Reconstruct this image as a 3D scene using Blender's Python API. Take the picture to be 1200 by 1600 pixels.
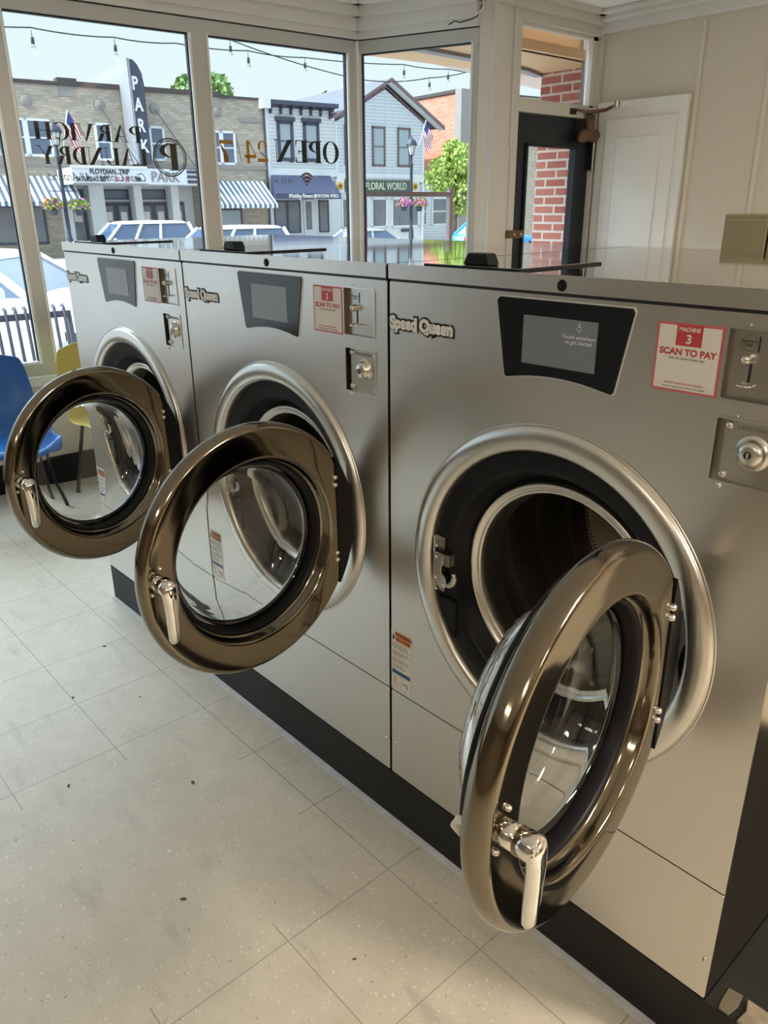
import bpy, bmesh, math, random
from mathutils import Vector, Matrix
random.seed(7)
PI = math.pi
for o in list(bpy.data.objects): bpy.data.objects.remove(o)
SC = bpy.context.scene
COL = SC.collection

# ------------------------------------------------------------ camera, sky, sun, exposure
cam = bpy.data.cameras.new('camera'); cam.sensor_fit = 'HORIZONTAL'; cam.sensor_width = 36.0
cam.lens = 36.0 * 1217.9 / 1200.0; cam.clip_start = 0.02; cam.clip_end = 400
camo = bpy.data.objects.new('camera', cam); COL.objects.link(camo)
pit, yaw, rol = 0.37361, 0.83945, -0.00842
fw = Vector((-math.sin(yaw)*math.cos(pit), math.cos(yaw)*math.cos(pit), -math.sin(pit)))
rt = fw.cross(Vector((0, 0, 1))).normalized(); up = rt.cross(fw)
r2 = math.cos(rol)*rt + math.sin(rol)*up; u2 = -math.sin(rol)*rt + math.cos(rol)*up
camo.matrix_world = Matrix(((r2.x, u2.x, -fw.x, 2.9705), (r2.y, u2.y, -fw.y, -1.1234), (r2.z, u2.z, -fw.z, 1.5433), (0, 0, 0, 1)))
SC.camera = camo
SC.view_settings.view_transform = 'Standard'; SC.view_settings.look = 'None'
SC.view_settings.gamma = 1.0; SC.view_settings.use_curve_mapping = False
SC.view_settings.exposure = 0.14

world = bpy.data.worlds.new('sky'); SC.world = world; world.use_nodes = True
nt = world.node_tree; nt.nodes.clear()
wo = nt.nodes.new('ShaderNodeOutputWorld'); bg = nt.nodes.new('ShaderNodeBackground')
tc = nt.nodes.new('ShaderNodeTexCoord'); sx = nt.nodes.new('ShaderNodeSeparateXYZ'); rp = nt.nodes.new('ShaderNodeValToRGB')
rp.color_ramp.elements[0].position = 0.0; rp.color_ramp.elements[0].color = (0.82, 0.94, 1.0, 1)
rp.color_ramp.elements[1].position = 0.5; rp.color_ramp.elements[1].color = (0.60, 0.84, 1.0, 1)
nt.links.new(tc.outputs['Generated'], sx.inputs[0]); nt.links.new(sx.outputs['Z'], rp.inputs[0])
nt.links.new(rp.outputs[0], bg.inputs[0]); bg.inputs[1].default_value = 1.0
# added broad sky glow high in the south-west, brightens the floor through windows
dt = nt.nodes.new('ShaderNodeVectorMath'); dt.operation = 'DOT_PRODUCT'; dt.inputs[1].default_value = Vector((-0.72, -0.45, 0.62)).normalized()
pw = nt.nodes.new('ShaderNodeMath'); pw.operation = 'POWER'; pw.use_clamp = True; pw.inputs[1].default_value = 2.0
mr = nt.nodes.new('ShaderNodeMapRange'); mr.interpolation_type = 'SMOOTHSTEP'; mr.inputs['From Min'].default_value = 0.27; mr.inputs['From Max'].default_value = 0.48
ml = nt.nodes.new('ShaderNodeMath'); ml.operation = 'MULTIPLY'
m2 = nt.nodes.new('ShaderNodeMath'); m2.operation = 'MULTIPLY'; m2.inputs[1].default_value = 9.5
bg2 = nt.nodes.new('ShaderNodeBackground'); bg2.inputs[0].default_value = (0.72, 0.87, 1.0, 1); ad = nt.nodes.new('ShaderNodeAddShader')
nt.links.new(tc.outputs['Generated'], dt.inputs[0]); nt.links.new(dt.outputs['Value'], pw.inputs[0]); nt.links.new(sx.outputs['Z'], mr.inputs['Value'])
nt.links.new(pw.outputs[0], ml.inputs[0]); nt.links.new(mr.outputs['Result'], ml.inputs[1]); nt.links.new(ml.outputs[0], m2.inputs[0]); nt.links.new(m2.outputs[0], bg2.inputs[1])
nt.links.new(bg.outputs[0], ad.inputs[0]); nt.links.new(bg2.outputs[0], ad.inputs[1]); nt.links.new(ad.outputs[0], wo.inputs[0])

sun = bpy.data.lights.new('sun', 'SUN'); sun.energy = 4.0; sun.angle = 0.01; sun.color = (1.0, 0.95, 0.86)
suno = bpy.data.objects.new('sun', sun); COL.objects.link(suno)
suno.rotation_euler = Vector((-0.03, -0.80, 0.75)).to_track_quat('Z', 'Y').to_euler()

def area(name, loc, size, power, color, to=(0, 0, -1)):
    l = bpy.data.lights.new(name, 'AREA'); l.shape = 'RECTANGLE'; l.size, l.size_y = size; l.energy = power; l.color = color
    o = bpy.data.objects.new(name, l); COL.objects.link(o); o.location = loc
    o.rotation_euler = (-Vector(to)).to_track_quat('Z', 'Y').to_euler(); return o
WARM = (1.0, 0.89, 0.74)
for i, (x, y) in enumerate([(3.2, -3.0), (5.2, -1.6), (5.0, 1.1), (7.2, .5)]):
    area('ceiling_lamp_light', (x, y, 2.66), (1.2, 0.24), (22, 42, 165, 60)[i], WARM)

# ------------------------------------------------------------ materials
def mat(name, col, rough=0.5, metal=0.0, spec=0.5, emit=None, es=0.0, noise=None, bump=0.0, bscale=60, coat=0.0, trans=0.0, ior=1.45, aniso=0.0):
    m = bpy.data.materials.new(name); m.use_nodes = True
    n = m.node_tree; b = n.nodes['Principled BSDF']
    b.inputs['Base Color'].default_value = (*col, 1); b.inputs['Roughness'].default_value = rough
    b.inputs['Metallic'].default_value = metal; b.inputs['Specular IOR Level'].default_value = spec
    b.inputs['IOR'].default_value = ior; b.inputs['Transmission Weight'].default_value = trans
    b.inputs['Coat Weight'].default_value = coat; b.inputs['Anisotropic'].default_value = aniso
    if emit: b.inputs['Emission Color'].default_value = (*emit, 1); b.inputs['Emission Strength'].default_value = es
    if noise or bump:
        t = n.nodes.new('ShaderNodeTexCoord'); nz = n.nodes.new('ShaderNodeTexNoise')
        nz.inputs['Scale'].default_value = bscale; nz.inputs['Detail'].default_value = 5
        n.links.new(t.outputs['Object'], nz.inputs['Vector'])
        if noise:
            mx = n.nodes.new('ShaderNodeMix'); mx.data_type = 'RGBA'
            mx.inputs['A'].default_value = (*col, 1); mx.inputs['B'].default_value = (*noise, 1)
            n.links.new(nz.outputs[0], mx.inputs['Factor']); n.links.new(mx.outputs['Result'], b.inputs['Base Color'])
        if bump:
            bp = n.nodes.new('ShaderNodeBump'); bp.inputs['Strength'].default_value = bump; bp.inputs['Distance'].default_value = 0.01
            n.links.new(nz.outputs[0], bp.inputs['Height']); n.links.new(bp.outputs[0], b.inputs['Normal'])
    return m

def node(m, kind, **kw):
    x = m.node_tree.nodes.new(kind)
    for k_, v in kw.items():
        if k_ in x.inputs: x.inputs[k_].default_value = v
        else: setattr(x, k_, v)
    return x
def link(m, a, b): m.node_tree.links.new(a, b)
def mth(m, op, a, b=None):
    x = m.node_tree.nodes.new('ShaderNodeMath'); x.operation = op
    for i, v in enumerate((a, b)):
        if v is None: continue
        if isinstance(v, (int, float)): x.inputs[i].default_value = v
        else: link(m, v, x.inputs[i])
    return x.outputs[0]

def brushed(name, col, rough, stretch=(220, 220, 4), amt=0.10, bump=0.03):
    m = mat(name, col, rough, 1.0)
    b = m.node_tree.nodes['Principled BSDF']; t = node(m, 'ShaderNodeTexCoord')
    mp = node(m, 'ShaderNodeMapping'); mp.inputs['Scale'].default_value = stretch
    nz = node(m, 'ShaderNodeTexNoise'); nz.inputs['Scale'].default_value = 1.0; nz.inputs['Detail'].default_value = 3
    big = node(m, 'ShaderNodeTexNoise'); big.inputs['Scale'].default_value = 3.0
    link(m, t.outputs['Object'], mp.inputs[0]); link(m, mp.outputs[0], nz.inputs['Vector']); link(m, t.outputs['Object'], big.inputs['Vector'])
    s = mth(m, 'ADD', mth(m, 'MULTIPLY', nz.outputs[0], amt), mth(m, 'MULTIPLY', big.outputs[0], amt))
    link(m, mth(m, 'ADD', s, rough-amt), b.inputs['Roughness'])
    bp = node(m, 'ShaderNodeBump'); bp.inputs['Strength'].default_value = bump; bp.inputs['Distance'].default_value = 0.002
    link(m, nz.outputs[0], bp.inputs['Height']); link(m, bp.outputs[0], b.inputs['Normal'])
    return m

M = {}
M['steel'] = brushed('brushed_steel', (0.66, 0.64, 0.61), 0.34)
M['steel_top'] = brushed('steel_top', (0.74, 0.73, 0.71), 0.05, (4, 4, 4), 0.02, 0.0)
M['steel_side'] = mat('steel_side', (0.42, 0.37, 0.29), 0.15, 1.0)
M['satin'] = mat('satin_steel', (0.70, 0.68, 0.64), 0.30, 1.0)
M['plate'] = mat('plate_steel', (0.62, 0.60, 0.56), 0.28, 1.0, noise=(0.5, 0.48, 0.45), bscale=25)
M['chrome'] = mat('chrome', (0.80, 0.79, 0.77), 0.06, 1.0)
M['smoked'] = mat('smoked_chrome', (0.225, 0.195, 0.150), 0.10, 1.0)
M['black'] = mat('black_plastic', (0.006, 0.007, 0.010), 0.38, spec=0.22)
M['rubber'] = mat('black_rubber', (0.006, 0.006, 0.008), 0.42, spec=0.25)
M['glossblack'] = mat('gloss_black', (0.010, 0.013, 0.018), 0.12)
M['screen'] = mat('screen_grey', (0.12, 0.125, 0.13), 0.12, emit=(0.5, 0.52, 0.53), es=0.07)
M['screentext'] = mat('screen_text', (0.3, 0.3, 0.3), 0.4, emit=(0.6, 0.62, 0.62), es=0.28)
M['darksteel'] = mat('dark_steel', (0.30, 0.29, 0.27), 0.3, 1.0)
M['glass'] = mat('bowl_glass', (0.97, 0.99, 0.99), 0.0, trans=1.0, ior=1.5)
M['white'] = mat('white_paint', (0.72, 0.71, 0.69), 0.45)
M['trimgrey'] = mat('painted_trim', (0.68, 0.67, 0.65), 0.45)
M['labelwhite'] = mat('label_white', (0.74, 0.71, 0.67), 0.35)
M['labelred'] = mat('label_red', (0.50, 0.06, 0.07), 0.4)
M['labelpink'] = mat('label_border', (0.55, 0.12, 0.15), 0.4)
M['ink'] = mat('ink', (0.02, 0.02, 0.02), 0.5)
M['greyink'] = mat('grey_ink', (0.15, 0.14, 0.14), 0.5)
M['orange'] = mat('label_orange', (0.60, 0.20, 0.06), 0.4)
M['navy'] = mat('label_blue', (0.03, 0.08, 0.22), 0.4)
M['logowhite'] = mat('logo_white', (0.78, 0.78, 0.77), 0.3)
M['plinth'] = mat('black_plinth', (0.006, 0.006, 0.007), 0.5, spec=0.3, noise=(0.016, 0.016, 0.016), bscale=8)
M['caulk'] = mat('caulk', (0.50, 0.50, 0.50), 0.7, noise=(0.34, 0.33, 0.31), bscale=40, bump=0.4)
M['wall'] = mat('beige_wall', (0.68, 0.62, 0.53), 0.6)
M['darkwall'] = mat('dark_unseen_wall', (0.24, 0.19, 0.13), 0.5)  # unseen walls given a dark colour to darken reflections in the steel
M['wallpanel'] = mat('wall_panel', (0.72, 0.67, 0.58), 0.55)
M['ceil'] = mat('ceiling_paint', (0.84, 0.83, 0.81), 0.6)
M['doorwhite'] = mat('door_white', (0.86, 0.85, 0.83), 0.4)
M['doorblack'] = mat('door_black', (0.012, 0.014, 0.022), 0.3)
M['alum'] = mat('aluminium_frame', (0.52, 0.515, 0.50), 0.38, 0.3)
M['alumlight'] = mat('aluminium_edge', (0.80, 0.81, 0.82), 0.35, 0.2)
M['darkgap'] = mat('dark_gasket', (0.015, 0.015, 0.02), 0.5)
M['brass'] = mat('old_brass', (0.14, 0.085, 0.05), 0.5, 0.5, noise=(0.22, 0.13, 0.08), bscale=30)
M['olive'] = mat('olive_cabinet', (0.33, 0.295, 0.19), 0.5)
M['yellow'] = mat('yellow_fibreglass', (0.56, 0.47, 0.13), 0.35)
M['blue'] = mat('blue_fibreglass', (0.02, 0.13, 0.42), 0.3)
M['chairleg'] = mat('black_steel_leg', (0.02, 0.02, 0.02), 0.4, 0.5)
M['bench'] = mat('bench_blue_black', (0.045, 0.055, 0.085), 0.45)
M['carwhite'] = mat('car_white', (0.82, 0.83, 0.84), 0.25, coat=0.6)
M['carsilver'] = mat('car_silver', (0.45, 0.47, 0.48), 0.3, 0.4, coat=0.6)
M['cardark'] = mat('car_dark', (0.04, 0.05, 0.08), 0.25, coat=0.6)
M['carblue'] = mat('car_blue', (0.04, 0.30, 0.80), 0.3, coat=0.6)
M['carglass'] = mat('car_glass', (0.05, 0.09, 0.17), 0.06, spec=0.8)
M['tyre'] = mat('tyre', (0.02, 0.02, 0.02), 0.8)
M['asphalt'] = mat('asphalt', (0.22, 0.22, 0.22), 0.9, noise=(0.28, 0.27, 0.26), bscale=3)
M['concrete'] = mat('concrete', (0.48, 0.46, 0.43), 0.85, noise=(0.42, 0.4, 0.37), bscale=2)
M['lampblack'] = mat('lamp_post_paint', (0.035, 0.045, 0.075), 0.45)
M['lampglass'] = mat('lamp_glass', (0.75, 0.72, 0.66), 0.2)
M['bulb'] = mat('bulb_glass', (0.9, 0.92, 0.9), 0.05, trans=0.85, ior=1.1)
M['wire'] = mat('wire_black', (0.03, 0.035, 0.04), 0.6)
M['shopwhite'] = mat('shop_white', (0.70, 0.72, 0.74), 0.6)
M['winglass'] = mat('far_window_glass', (0.12, 0.15, 0.21), 0.15)
M['curtain'] = mat('curtain_panel', (0.36, 0.42, 0.46), 0.5)
M['shopglass'] = mat('shop_glass', (0.10, 0.12, 0.15), 0.12, noise=(0.28, 0.27, 0.28), bscale=1.6)
M['navytrim'] = mat('navy_trim', (0.05, 0.06, 0.10), 0.5)
M['maroon'] = mat('maroon_trim', (0.17, 0.11, 0.12), 0.5)
M['slate'] = mat('slate_roof', (0.085, 0.093, 0.115), 0.85, noise=(0.13, 0.14, 0.165), bscale=4)
M['signgrey'] = mat('sign_grey', (0.27, 0.29, 0.32), 0.5)
M['navycloth'] = mat('navy_awning', (0.045, 0.06, 0.12), 0.7)
M['signgreen'] = mat('sign_green', (0.07, 0.11, 0.09), 0.5)
M['signcream'] = mat('sign_cream', (0.60, 0.58, 0.45), 0.5)
M['sunflower'] = mat('sunflower', (0.65, 0.33, 0.03), 0.6)
M['brown'] = mat('brown_centre', (0.10, 0.05, 0.02), 0.6)
M['marquee'] = mat('marquee_white', (0.72, 0.76, 0.80), 0.4)
M['cap'] = mat('parapet_cap', (0.06, 0.05, 0.05), 0.6)
M['stone'] = mat('trim_stone', (0.27, 0.25, 0.24), 0.7)
M['leaf'] = mat('leaf_green', (0.20, 0.34, 0.06), 0.6, noise=(0.42, 0.50, 0.12), bscale=3)
M['leafdark'] = mat('leaf_dark', (0.12, 0.24, 0.07), 0.6, noise=(0.2, 0.33, 0.1), bscale=1)
M['bark'] = mat('bark', (0.12, 0.09, 0.07), 0.8)
M['purple'] = mat('petal_purple', (0.35, 0.12, 0.45), 0.6)
M['pink'] = mat('petal_pink', (0.62, 0.20, 0.36), 0.6)
M['flagred'] = mat('flag_red', (0.50, 0.05, 0.08), 0.7)
M['flagwhite'] = mat('flag_white', (0.80, 0.80, 0.80), 0.7)
M['flagblue'] = mat('flag_blue', (0.04, 0.06, 0.22), 0.7)
M['soffit'] = mat('tan_soffit', (0.72, 0.46, 0.25), 0.6)
M['soffitpink'] = mat('pale_soffit', (0.70, 0.58, 0.52), 0.6)
M['beam'] = mat('grey_beam', (0.22, 0.215, 0.21), 0.5)
M['railsteel'] = mat('rail_steel', (0.28, 0.25, 0.24), 0.4, 0.7)
M['vinylblack'] = mat('vinyl_black', (0.012, 0.018, 0.018), 0.4)
M['vinylorange'] = mat('vinyl_orange', (0.42, 0.20, 0.03), 0.4)
M['vinylthin'] = mat('vinyl_thin', (0.10, 0.12, 0.14), 0.5)
M['vinylbrown'] = mat('vinyl_brown', (0.25, 0.12, 0.09), 0.5)
M['white_plastic'] = mat('white_plastic', (0.75, 0.74, 0.70), 0.4)
M['hose'] = mat('brown_rod', (0.30, 0.17, 0.08), 0.5)
M['shard'] = mat('brown_shard', (0.10, 0.085, 0.06), 0.6)
M['scrap'] = mat('dirty_tile', (0.36, 0.31, 0.22), 0.6, noise=(0.06, 0.045, 0.03), bscale=30)
M['greysteel'] = mat('inner_grey', (0.20, 0.21, 0.23), 0.35, 0.2)

M['streakglow'] = mat('warm_streak_glow', (0.8, 0.7, 0.5), 0.5, emit=(1.0, 0.62, 0.30), es=2.0)
def pane_material():
    m = bpy.data.materials.new('window_glass'); m.use_nodes = True; n = m.node_tree; n.nodes.clear()
    o = n.nodes.new('ShaderNodeOutputMaterial'); mix = n.nodes.new('ShaderNodeMixShader')
    t = n.nodes.new('ShaderNodeBsdfTransparent'); g = n.nodes.new('ShaderNodeBsdfGlossy'); f = n.nodes.new('ShaderNodeFresnel')
    t.inputs[0].default_value = (0.97, 0.985, 0.98, 1); g.inputs['Roughness'].default_value = 0.0; f.inputs[0].default_value = 1.5
    n.links.new(f.outputs[0], mix.inputs[0]); n.links.new(t.outputs[0], mix.inputs[1]); n.links.new(g.outputs[0], mix.inputs[2]); n.links.new(mix.outputs[0], o.inputs[0])
    return m
M['pane'] = pane_material()

def brick_material(name, c1, c2, mortar, bw, bh, ms=0.012, rot=None):
    """bricks on the local X (along the wall) and Z (up) axes"""
    m = mat(name, c1, 0.85); b = m.node_tree.nodes['Principled BSDF']
    t = node(m, 'ShaderNodeTexCoord'); s = node(m, 'ShaderNodeSeparateXYZ'); c = node(m, 'ShaderNodeCombineXYZ'); br = node(m, 'ShaderNodeTexBrick')
    link(m, t.outputs['Object'], s.inputs[0]); link(m, mth(m, 'ADD', s.outputs['X'], s.outputs['Y']), c.inputs['X']); link(m, s.outputs['Z'], c.inputs['Y'])
    link(m, c.outputs[0], br.inputs['Vector'])
    br.inputs['Scale'].default_value = 1.0; br.inputs['Brick Width'].default_value = bw; br.inputs['Row Height'].default_value = bh
    br.inputs['Mortar Size'].default_value = ms; br.inputs['Color1'].default_value = (*c1, 1); br.inputs['Color2'].default_value = (*c2, 1); br.inputs['Mortar'].default_value = (*mortar, 1)
    br.inputs['Bias'].default_value = 0.0; link(m, br.outputs['Color'], b.inputs['Base Color'])
    bp = node(m, 'ShaderNodeBump'); bp.inputs['Strength'].default_value = 0.5; bp.inputs['Distance'].default_value = 0.01; bp.invert = True
    link(m, br.outputs['Fac'], bp.inputs['Height']); link(m, bp.outputs[0], b.inputs['Normal'])
    return m
M['tanbrick'] = brick_material('tan_brick', (0.36, 0.30, 0.23), (0.50, 0.43, 0.35), (0.34, 0.31, 0.28), 0.34, 0.11, 0.016)
M['redbrick'] = brick_material('red_brick', (0.36, 0.10, 0.075), (0.47, 0.16, 0.11), (0.62, 0.52, 0.45), 0.20, 0.067, 0.009)
M['orangebrick'] = brick_material('orange_brick', (0.50, 0.17, 0.10), (0.62, 0.27, 0.17), (0.50, 0.36, 0.28), 0.4, 0.12, 0.012)

def siding(name, col, h=0.16):
    m = mat(name, col, 0.6); b = m.node_tree.nodes['Principled BSDF']; t = node(m, 'ShaderNodeTexCoord'); s = node(m, 'ShaderNodeSeparateXYZ')
    link(m, t.outputs['Object'], s.inputs[0]); fr = mth(m, 'FRACT', mth(m, 'DIVIDE', s.outputs['Z'], h))
    bp = node(m, 'ShaderNodeBump'); bp.inputs['Strength'].default_value = 1.0; bp.inputs['Distance'].default_value = 0.05
    link(m, fr, bp.inputs['Height']); link(m, bp.outputs[0], b.inputs['Normal'])
    mx = node(m, 'ShaderNodeMix', data_type='RGBA'); mx.inputs['A'].default_value = (*col, 1); mx.inputs['B'].default_value = tuple(c*0.62 for c in col) + (1,)
    link(m, mth(m, 'GREATER_THAN', fr, 0.86), mx.inputs['Factor']); link(m, mx.outputs['Result'], b.inputs['Base Color'])
    return m
M['siding'] = siding('white_siding', (0.66, 0.71, 0.78))
M['sidingcream'] = siding('pale_siding', (0.72, 0.74, 0.76))

def striped(name, w=0.26):
    m = mat(name, (0.7, 0.72, 0.75), 0.7); b = m.node_tree.nodes['Principled BSDF']; t = node(m, 'ShaderNodeTexCoord'); s = node(m, 'ShaderNodeSeparateXYZ')
    link(m, t.outputs['Object'], s.inputs[0]); fr = mth(m, 'FRACT', mth(m, 'DIVIDE', s.outputs['X'], w))
    mx = node(m, 'ShaderNodeMix', data_type='RGBA'); mx.inputs['A'].default_value = (0.74, 0.76, 0.78, 1); mx.inputs['B'].default_value = (0.10, 0.14, 0.22, 1)
    link(m, mth(m, 'GREATER_THAN', fr, 0.5), mx.inputs['Factor']); link(m, mx.outputs['Result'], b.inputs['Base Color'])
    return m
M['stripes'] = striped('striped_canvas')

def floor_material():
    m = mat('vinyl_tile_floor', (0.6, 0.55, 0.46), 0.42, spec=0.5); b = m.node_tree.nodes['Principled BSDF']
    t = node(m, 'ShaderNodeTexCoord'); mp = node(m, 'ShaderNodeMapping')
    TS = 0.3048; th = -0.0057; ox, oy = -0.3093*0.8691, -0.1320*0.8691
    mp.vector_type = 'TEXTURE'; mp.inputs['Location'].default_value = (ox, oy, 0); mp.inputs['Rotation'].default_value = (0, 0, th); mp.inputs['Scale'].default_value = (TS, TS, 1)
    link(m, t.outputs['Object'], mp.inputs[0]); s = node(m, 'ShaderNodeSeparateXYZ'); link(m, mp.outputs[0], s.inputs[0])
    def edge(o):
        f = mth(m, 'FRACT', mth(m, 'ADD', o, 0.5)); return mth(m, 'ABSOLUTE', mth(m, 'SUBTRACT', f, 0.5))
    d = mth(m, 'MINIMUM', edge(s.outputs['X']), edge(s.outputs['Y']))
    # some joints are worn shut: the line fades in places
    wn = node(m, 'ShaderNodeTexNoise'); wn.inputs['Scale'].default_value = 1.1; wn.inputs['Detail'].default_value = 1; link(m, t.outputs['Object'], wn.inputs['Vector'])
    px_ = node(m, 'ShaderNodeSeparateXYZ'); link(m, t.outputs['Object'], px_.inputs[0])
    worn = mth(m, 'MULTIPLY', mth(m, 'GREATER_THAN', px_.outputs['X'], 1.03), mth(m, 'LESS_THAN', px_.outputs['X'], 1.80))
    worn = mth(m, 'MULTIPLY', worn, mth(m, 'LESS_THAN', px_.outputs['Y'], -0.18))
    joint = mth(m, 'MULTIPLY', mth(m, 'LESS_THAN', d, 0.0042), mth(m, 'SUBTRACT', mth(m, 'MULTIPLY', mth(m, 'ADD', wn.outputs[0], 0.35), 0.8), mth(m, 'MULTIPLY', worn, 0.9)))
    # chips in the tile
    def chips(scale, thr, seed):
        v = node(m, 'ShaderNodeTexVoronoi'); v.inputs['Scale'].default_value = scale
        mm = node(m, 'ShaderNodeMapping'); mm.inputs['Rotation'].default_value = (0, 0, seed); mm.inputs['Scale'].default_value = (1, 2.1, 1); mm.inputs['Location'].default_value = (seed*3, seed, 0)
        nz = node(m, 'ShaderNodeTexNoise'); nz.inputs['Scale'].default_value = 30
        add = node(m, 'ShaderNodeMix', data_type='VECTOR'); add.inputs['Factor'].default_value = 0.03
        link(m, t.outputs['Object'], nz.inputs['Vector']); link(m, t.outputs['Object'], add.inputs['A']); link(m, nz.outputs['Color'], add.inputs['B'])
        link(m, add.outputs['Result'], mm.inputs[0]); link(m, mm.outputs[0], v.inputs['Vector'])
        return mth(m, 'LESS_THAN', v.outputs['Distance'], thr)
    c1, c2, c3 = chips(45, 0.14, 0.7), chips(40, 0.13, 2.3), chips(16, 0.06, 1.4)
    mot = node(m, 'ShaderNodeTexNoise'); mot.inputs['Scale'].default_value = 9; mot.inputs['Detail'].default_value = 8; mot.inputs['Roughness'].default_value = 0.7; link(m, t.outputs['Object'], mot.inputs['Vector'])
    ramp = node(m, 'ShaderNodeValToRGB'); ramp.color_ramp.elements[0].position = 0.3; ramp.color_ramp.elements[0].color = (0.50, 0.45, 0.355, 1)
    ramp.color_ramp.elements[1].position = 0.7; ramp.color_ramp.elements[1].color = (0.58, 0.53, 0.435, 1); link(m, mot.outputs[0], ramp.inputs[0])
    cur = ramp.outputs[0]
    for fac, col in ((c1, (0.70, 0.67, 0.60, 1)), (c2, (0.42, 0.36, 0.28, 1)), (c3, (0.30, 0.25, 0.19, 1)), (joint, (0.16, 0.14, 0.12, 1))):
        mx = node(m, 'ShaderNodeMix', data_type='RGBA'); link(m, fac, mx.inputs['Factor']); link(m, cur, mx.inputs['A']); mx.inputs['B'].default_value = col
        cur = mx.outputs['Result']
    link(m, cur, b.inputs['Base Color'])
    sm = node(m, 'ShaderNodeMapping'); sm.inputs['Scale'].default_value = (2.2, 9, 1); sm.inputs['Rotation'].default_value = (0, 0, 0.9); link(m, t.outputs['Object'], sm.inputs[0])
    sn = node(m, 'ShaderNodeTexNoise'); sn.inputs['Scale'].default_value = 1.6; sn.inputs['Detail'].default_value = 6; link(m, sm.outputs[0], sn.inputs['Vector'])
    sr = node(m, 'ShaderNodeMapRange'); sr.inputs['From Min'].default_value = 0.60; sr.inputs['From Max'].default_value = 0.80; sr.inputs['To Max'].default_value = 0.5; link(m, sn.outputs[0], sr.inputs['Value'])
    mx = node(m, 'ShaderNodeMix', data_type='RGBA'); link(m, sr.outputs[0], mx.inputs['Factor']); link(m, cur, mx.inputs['A']); mx.inputs['B'].default_value = (0.24, 0.22, 0.19, 1)
    link(m, mx.outputs['Result'], b.inputs['Base Color'])
    rn = node(m, 'ShaderNodeTexNoise'); rn.inputs['Scale'].default_value = 2.5; rn.inputs['Detail'].default_value = 4; link(m, t.outputs['Object'], rn.inputs['Vector'])
    link(m, mth(m, 'ADD', mth(m, 'MULTIPLY', rn.outputs[0], 0.25), 0.30), b.inputs['Roughness'])
    return m
M['floor'] = floor_material()

def drum_material():
    m = mat('perforated_drum', (0.14, 0.115, 0.085), 0.38, 0.8); b = m.node_tree.nodes['Principled BSDF']
    t = node(m, 'ShaderNodeTexCoord'); s = node(m, 'ShaderNodeSeparateXYZ'); link(m, t.outputs['Object'], s.inputs[0])
    x = mth(m, 'SUBTRACT', s.outputs['X'], 0.4346); z = mth(m, 'SUBTRACT', s.outputs['Z'], 0.828)
    ang = mth(m, 'ARCTAN2', x, z); P_ = 0.0105
    u = mth(m, 'DIVIDE', mth(m, 'MULTIPLY', ang, 0.30), P_); v = mth(m, 'DIVIDE', s.outputs['Y'], P_*0.866)
    row = mth(m, 'FLOOR', v); par = mth(m, 'MULTIPLY', mth(m, 'FRACT', mth(m, 'MULTIPLY', row, 0.5)), 1.0)
    fu = mth(m, 'SUBTRACT', mth(m, 'FRACT', mth(m, 'ADD', u, par)), 0.5); fv = mth(m, 'SUBTRACT', mth(m, 'FRACT', v), 0.5)
    dd = mth(m, 'ADD', mth(m, 'MULTIPLY', fu, fu), mth(m, 'MULTIPLY', fv, fv))
    hole = mth(m, 'LESS_THAN', dd, 0.085)
    # plain bands between the perforated fields
    band = mth(m, 'GREATER_THAN', mth(m, 'FRACT', mth(m, 'MULTIPLY', s.outputs['Y'], 8.0)), 0.17)
    hole = mth(m, 'MULTIPLY', hole, band)
    mx = node(m, 'ShaderNodeMix', data_type='RGBA'); mx.inputs['A'].default_value = (0.27, 0.24, 0.20, 1); mx.inputs['B'].default_value = (0.004, 0.004, 0.004, 1)
    link(m, hole, mx.inputs['Factor']); link(m, mx.outputs['Result'], b.inputs['Base Color'])
    link(m, mth(m, 'SUBTRACT', 0.8, mth(m, 'MULTIPLY', hole, 0.8)), b.inputs['Metallic'])
    return m
M['drum'] = drum_material()

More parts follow.
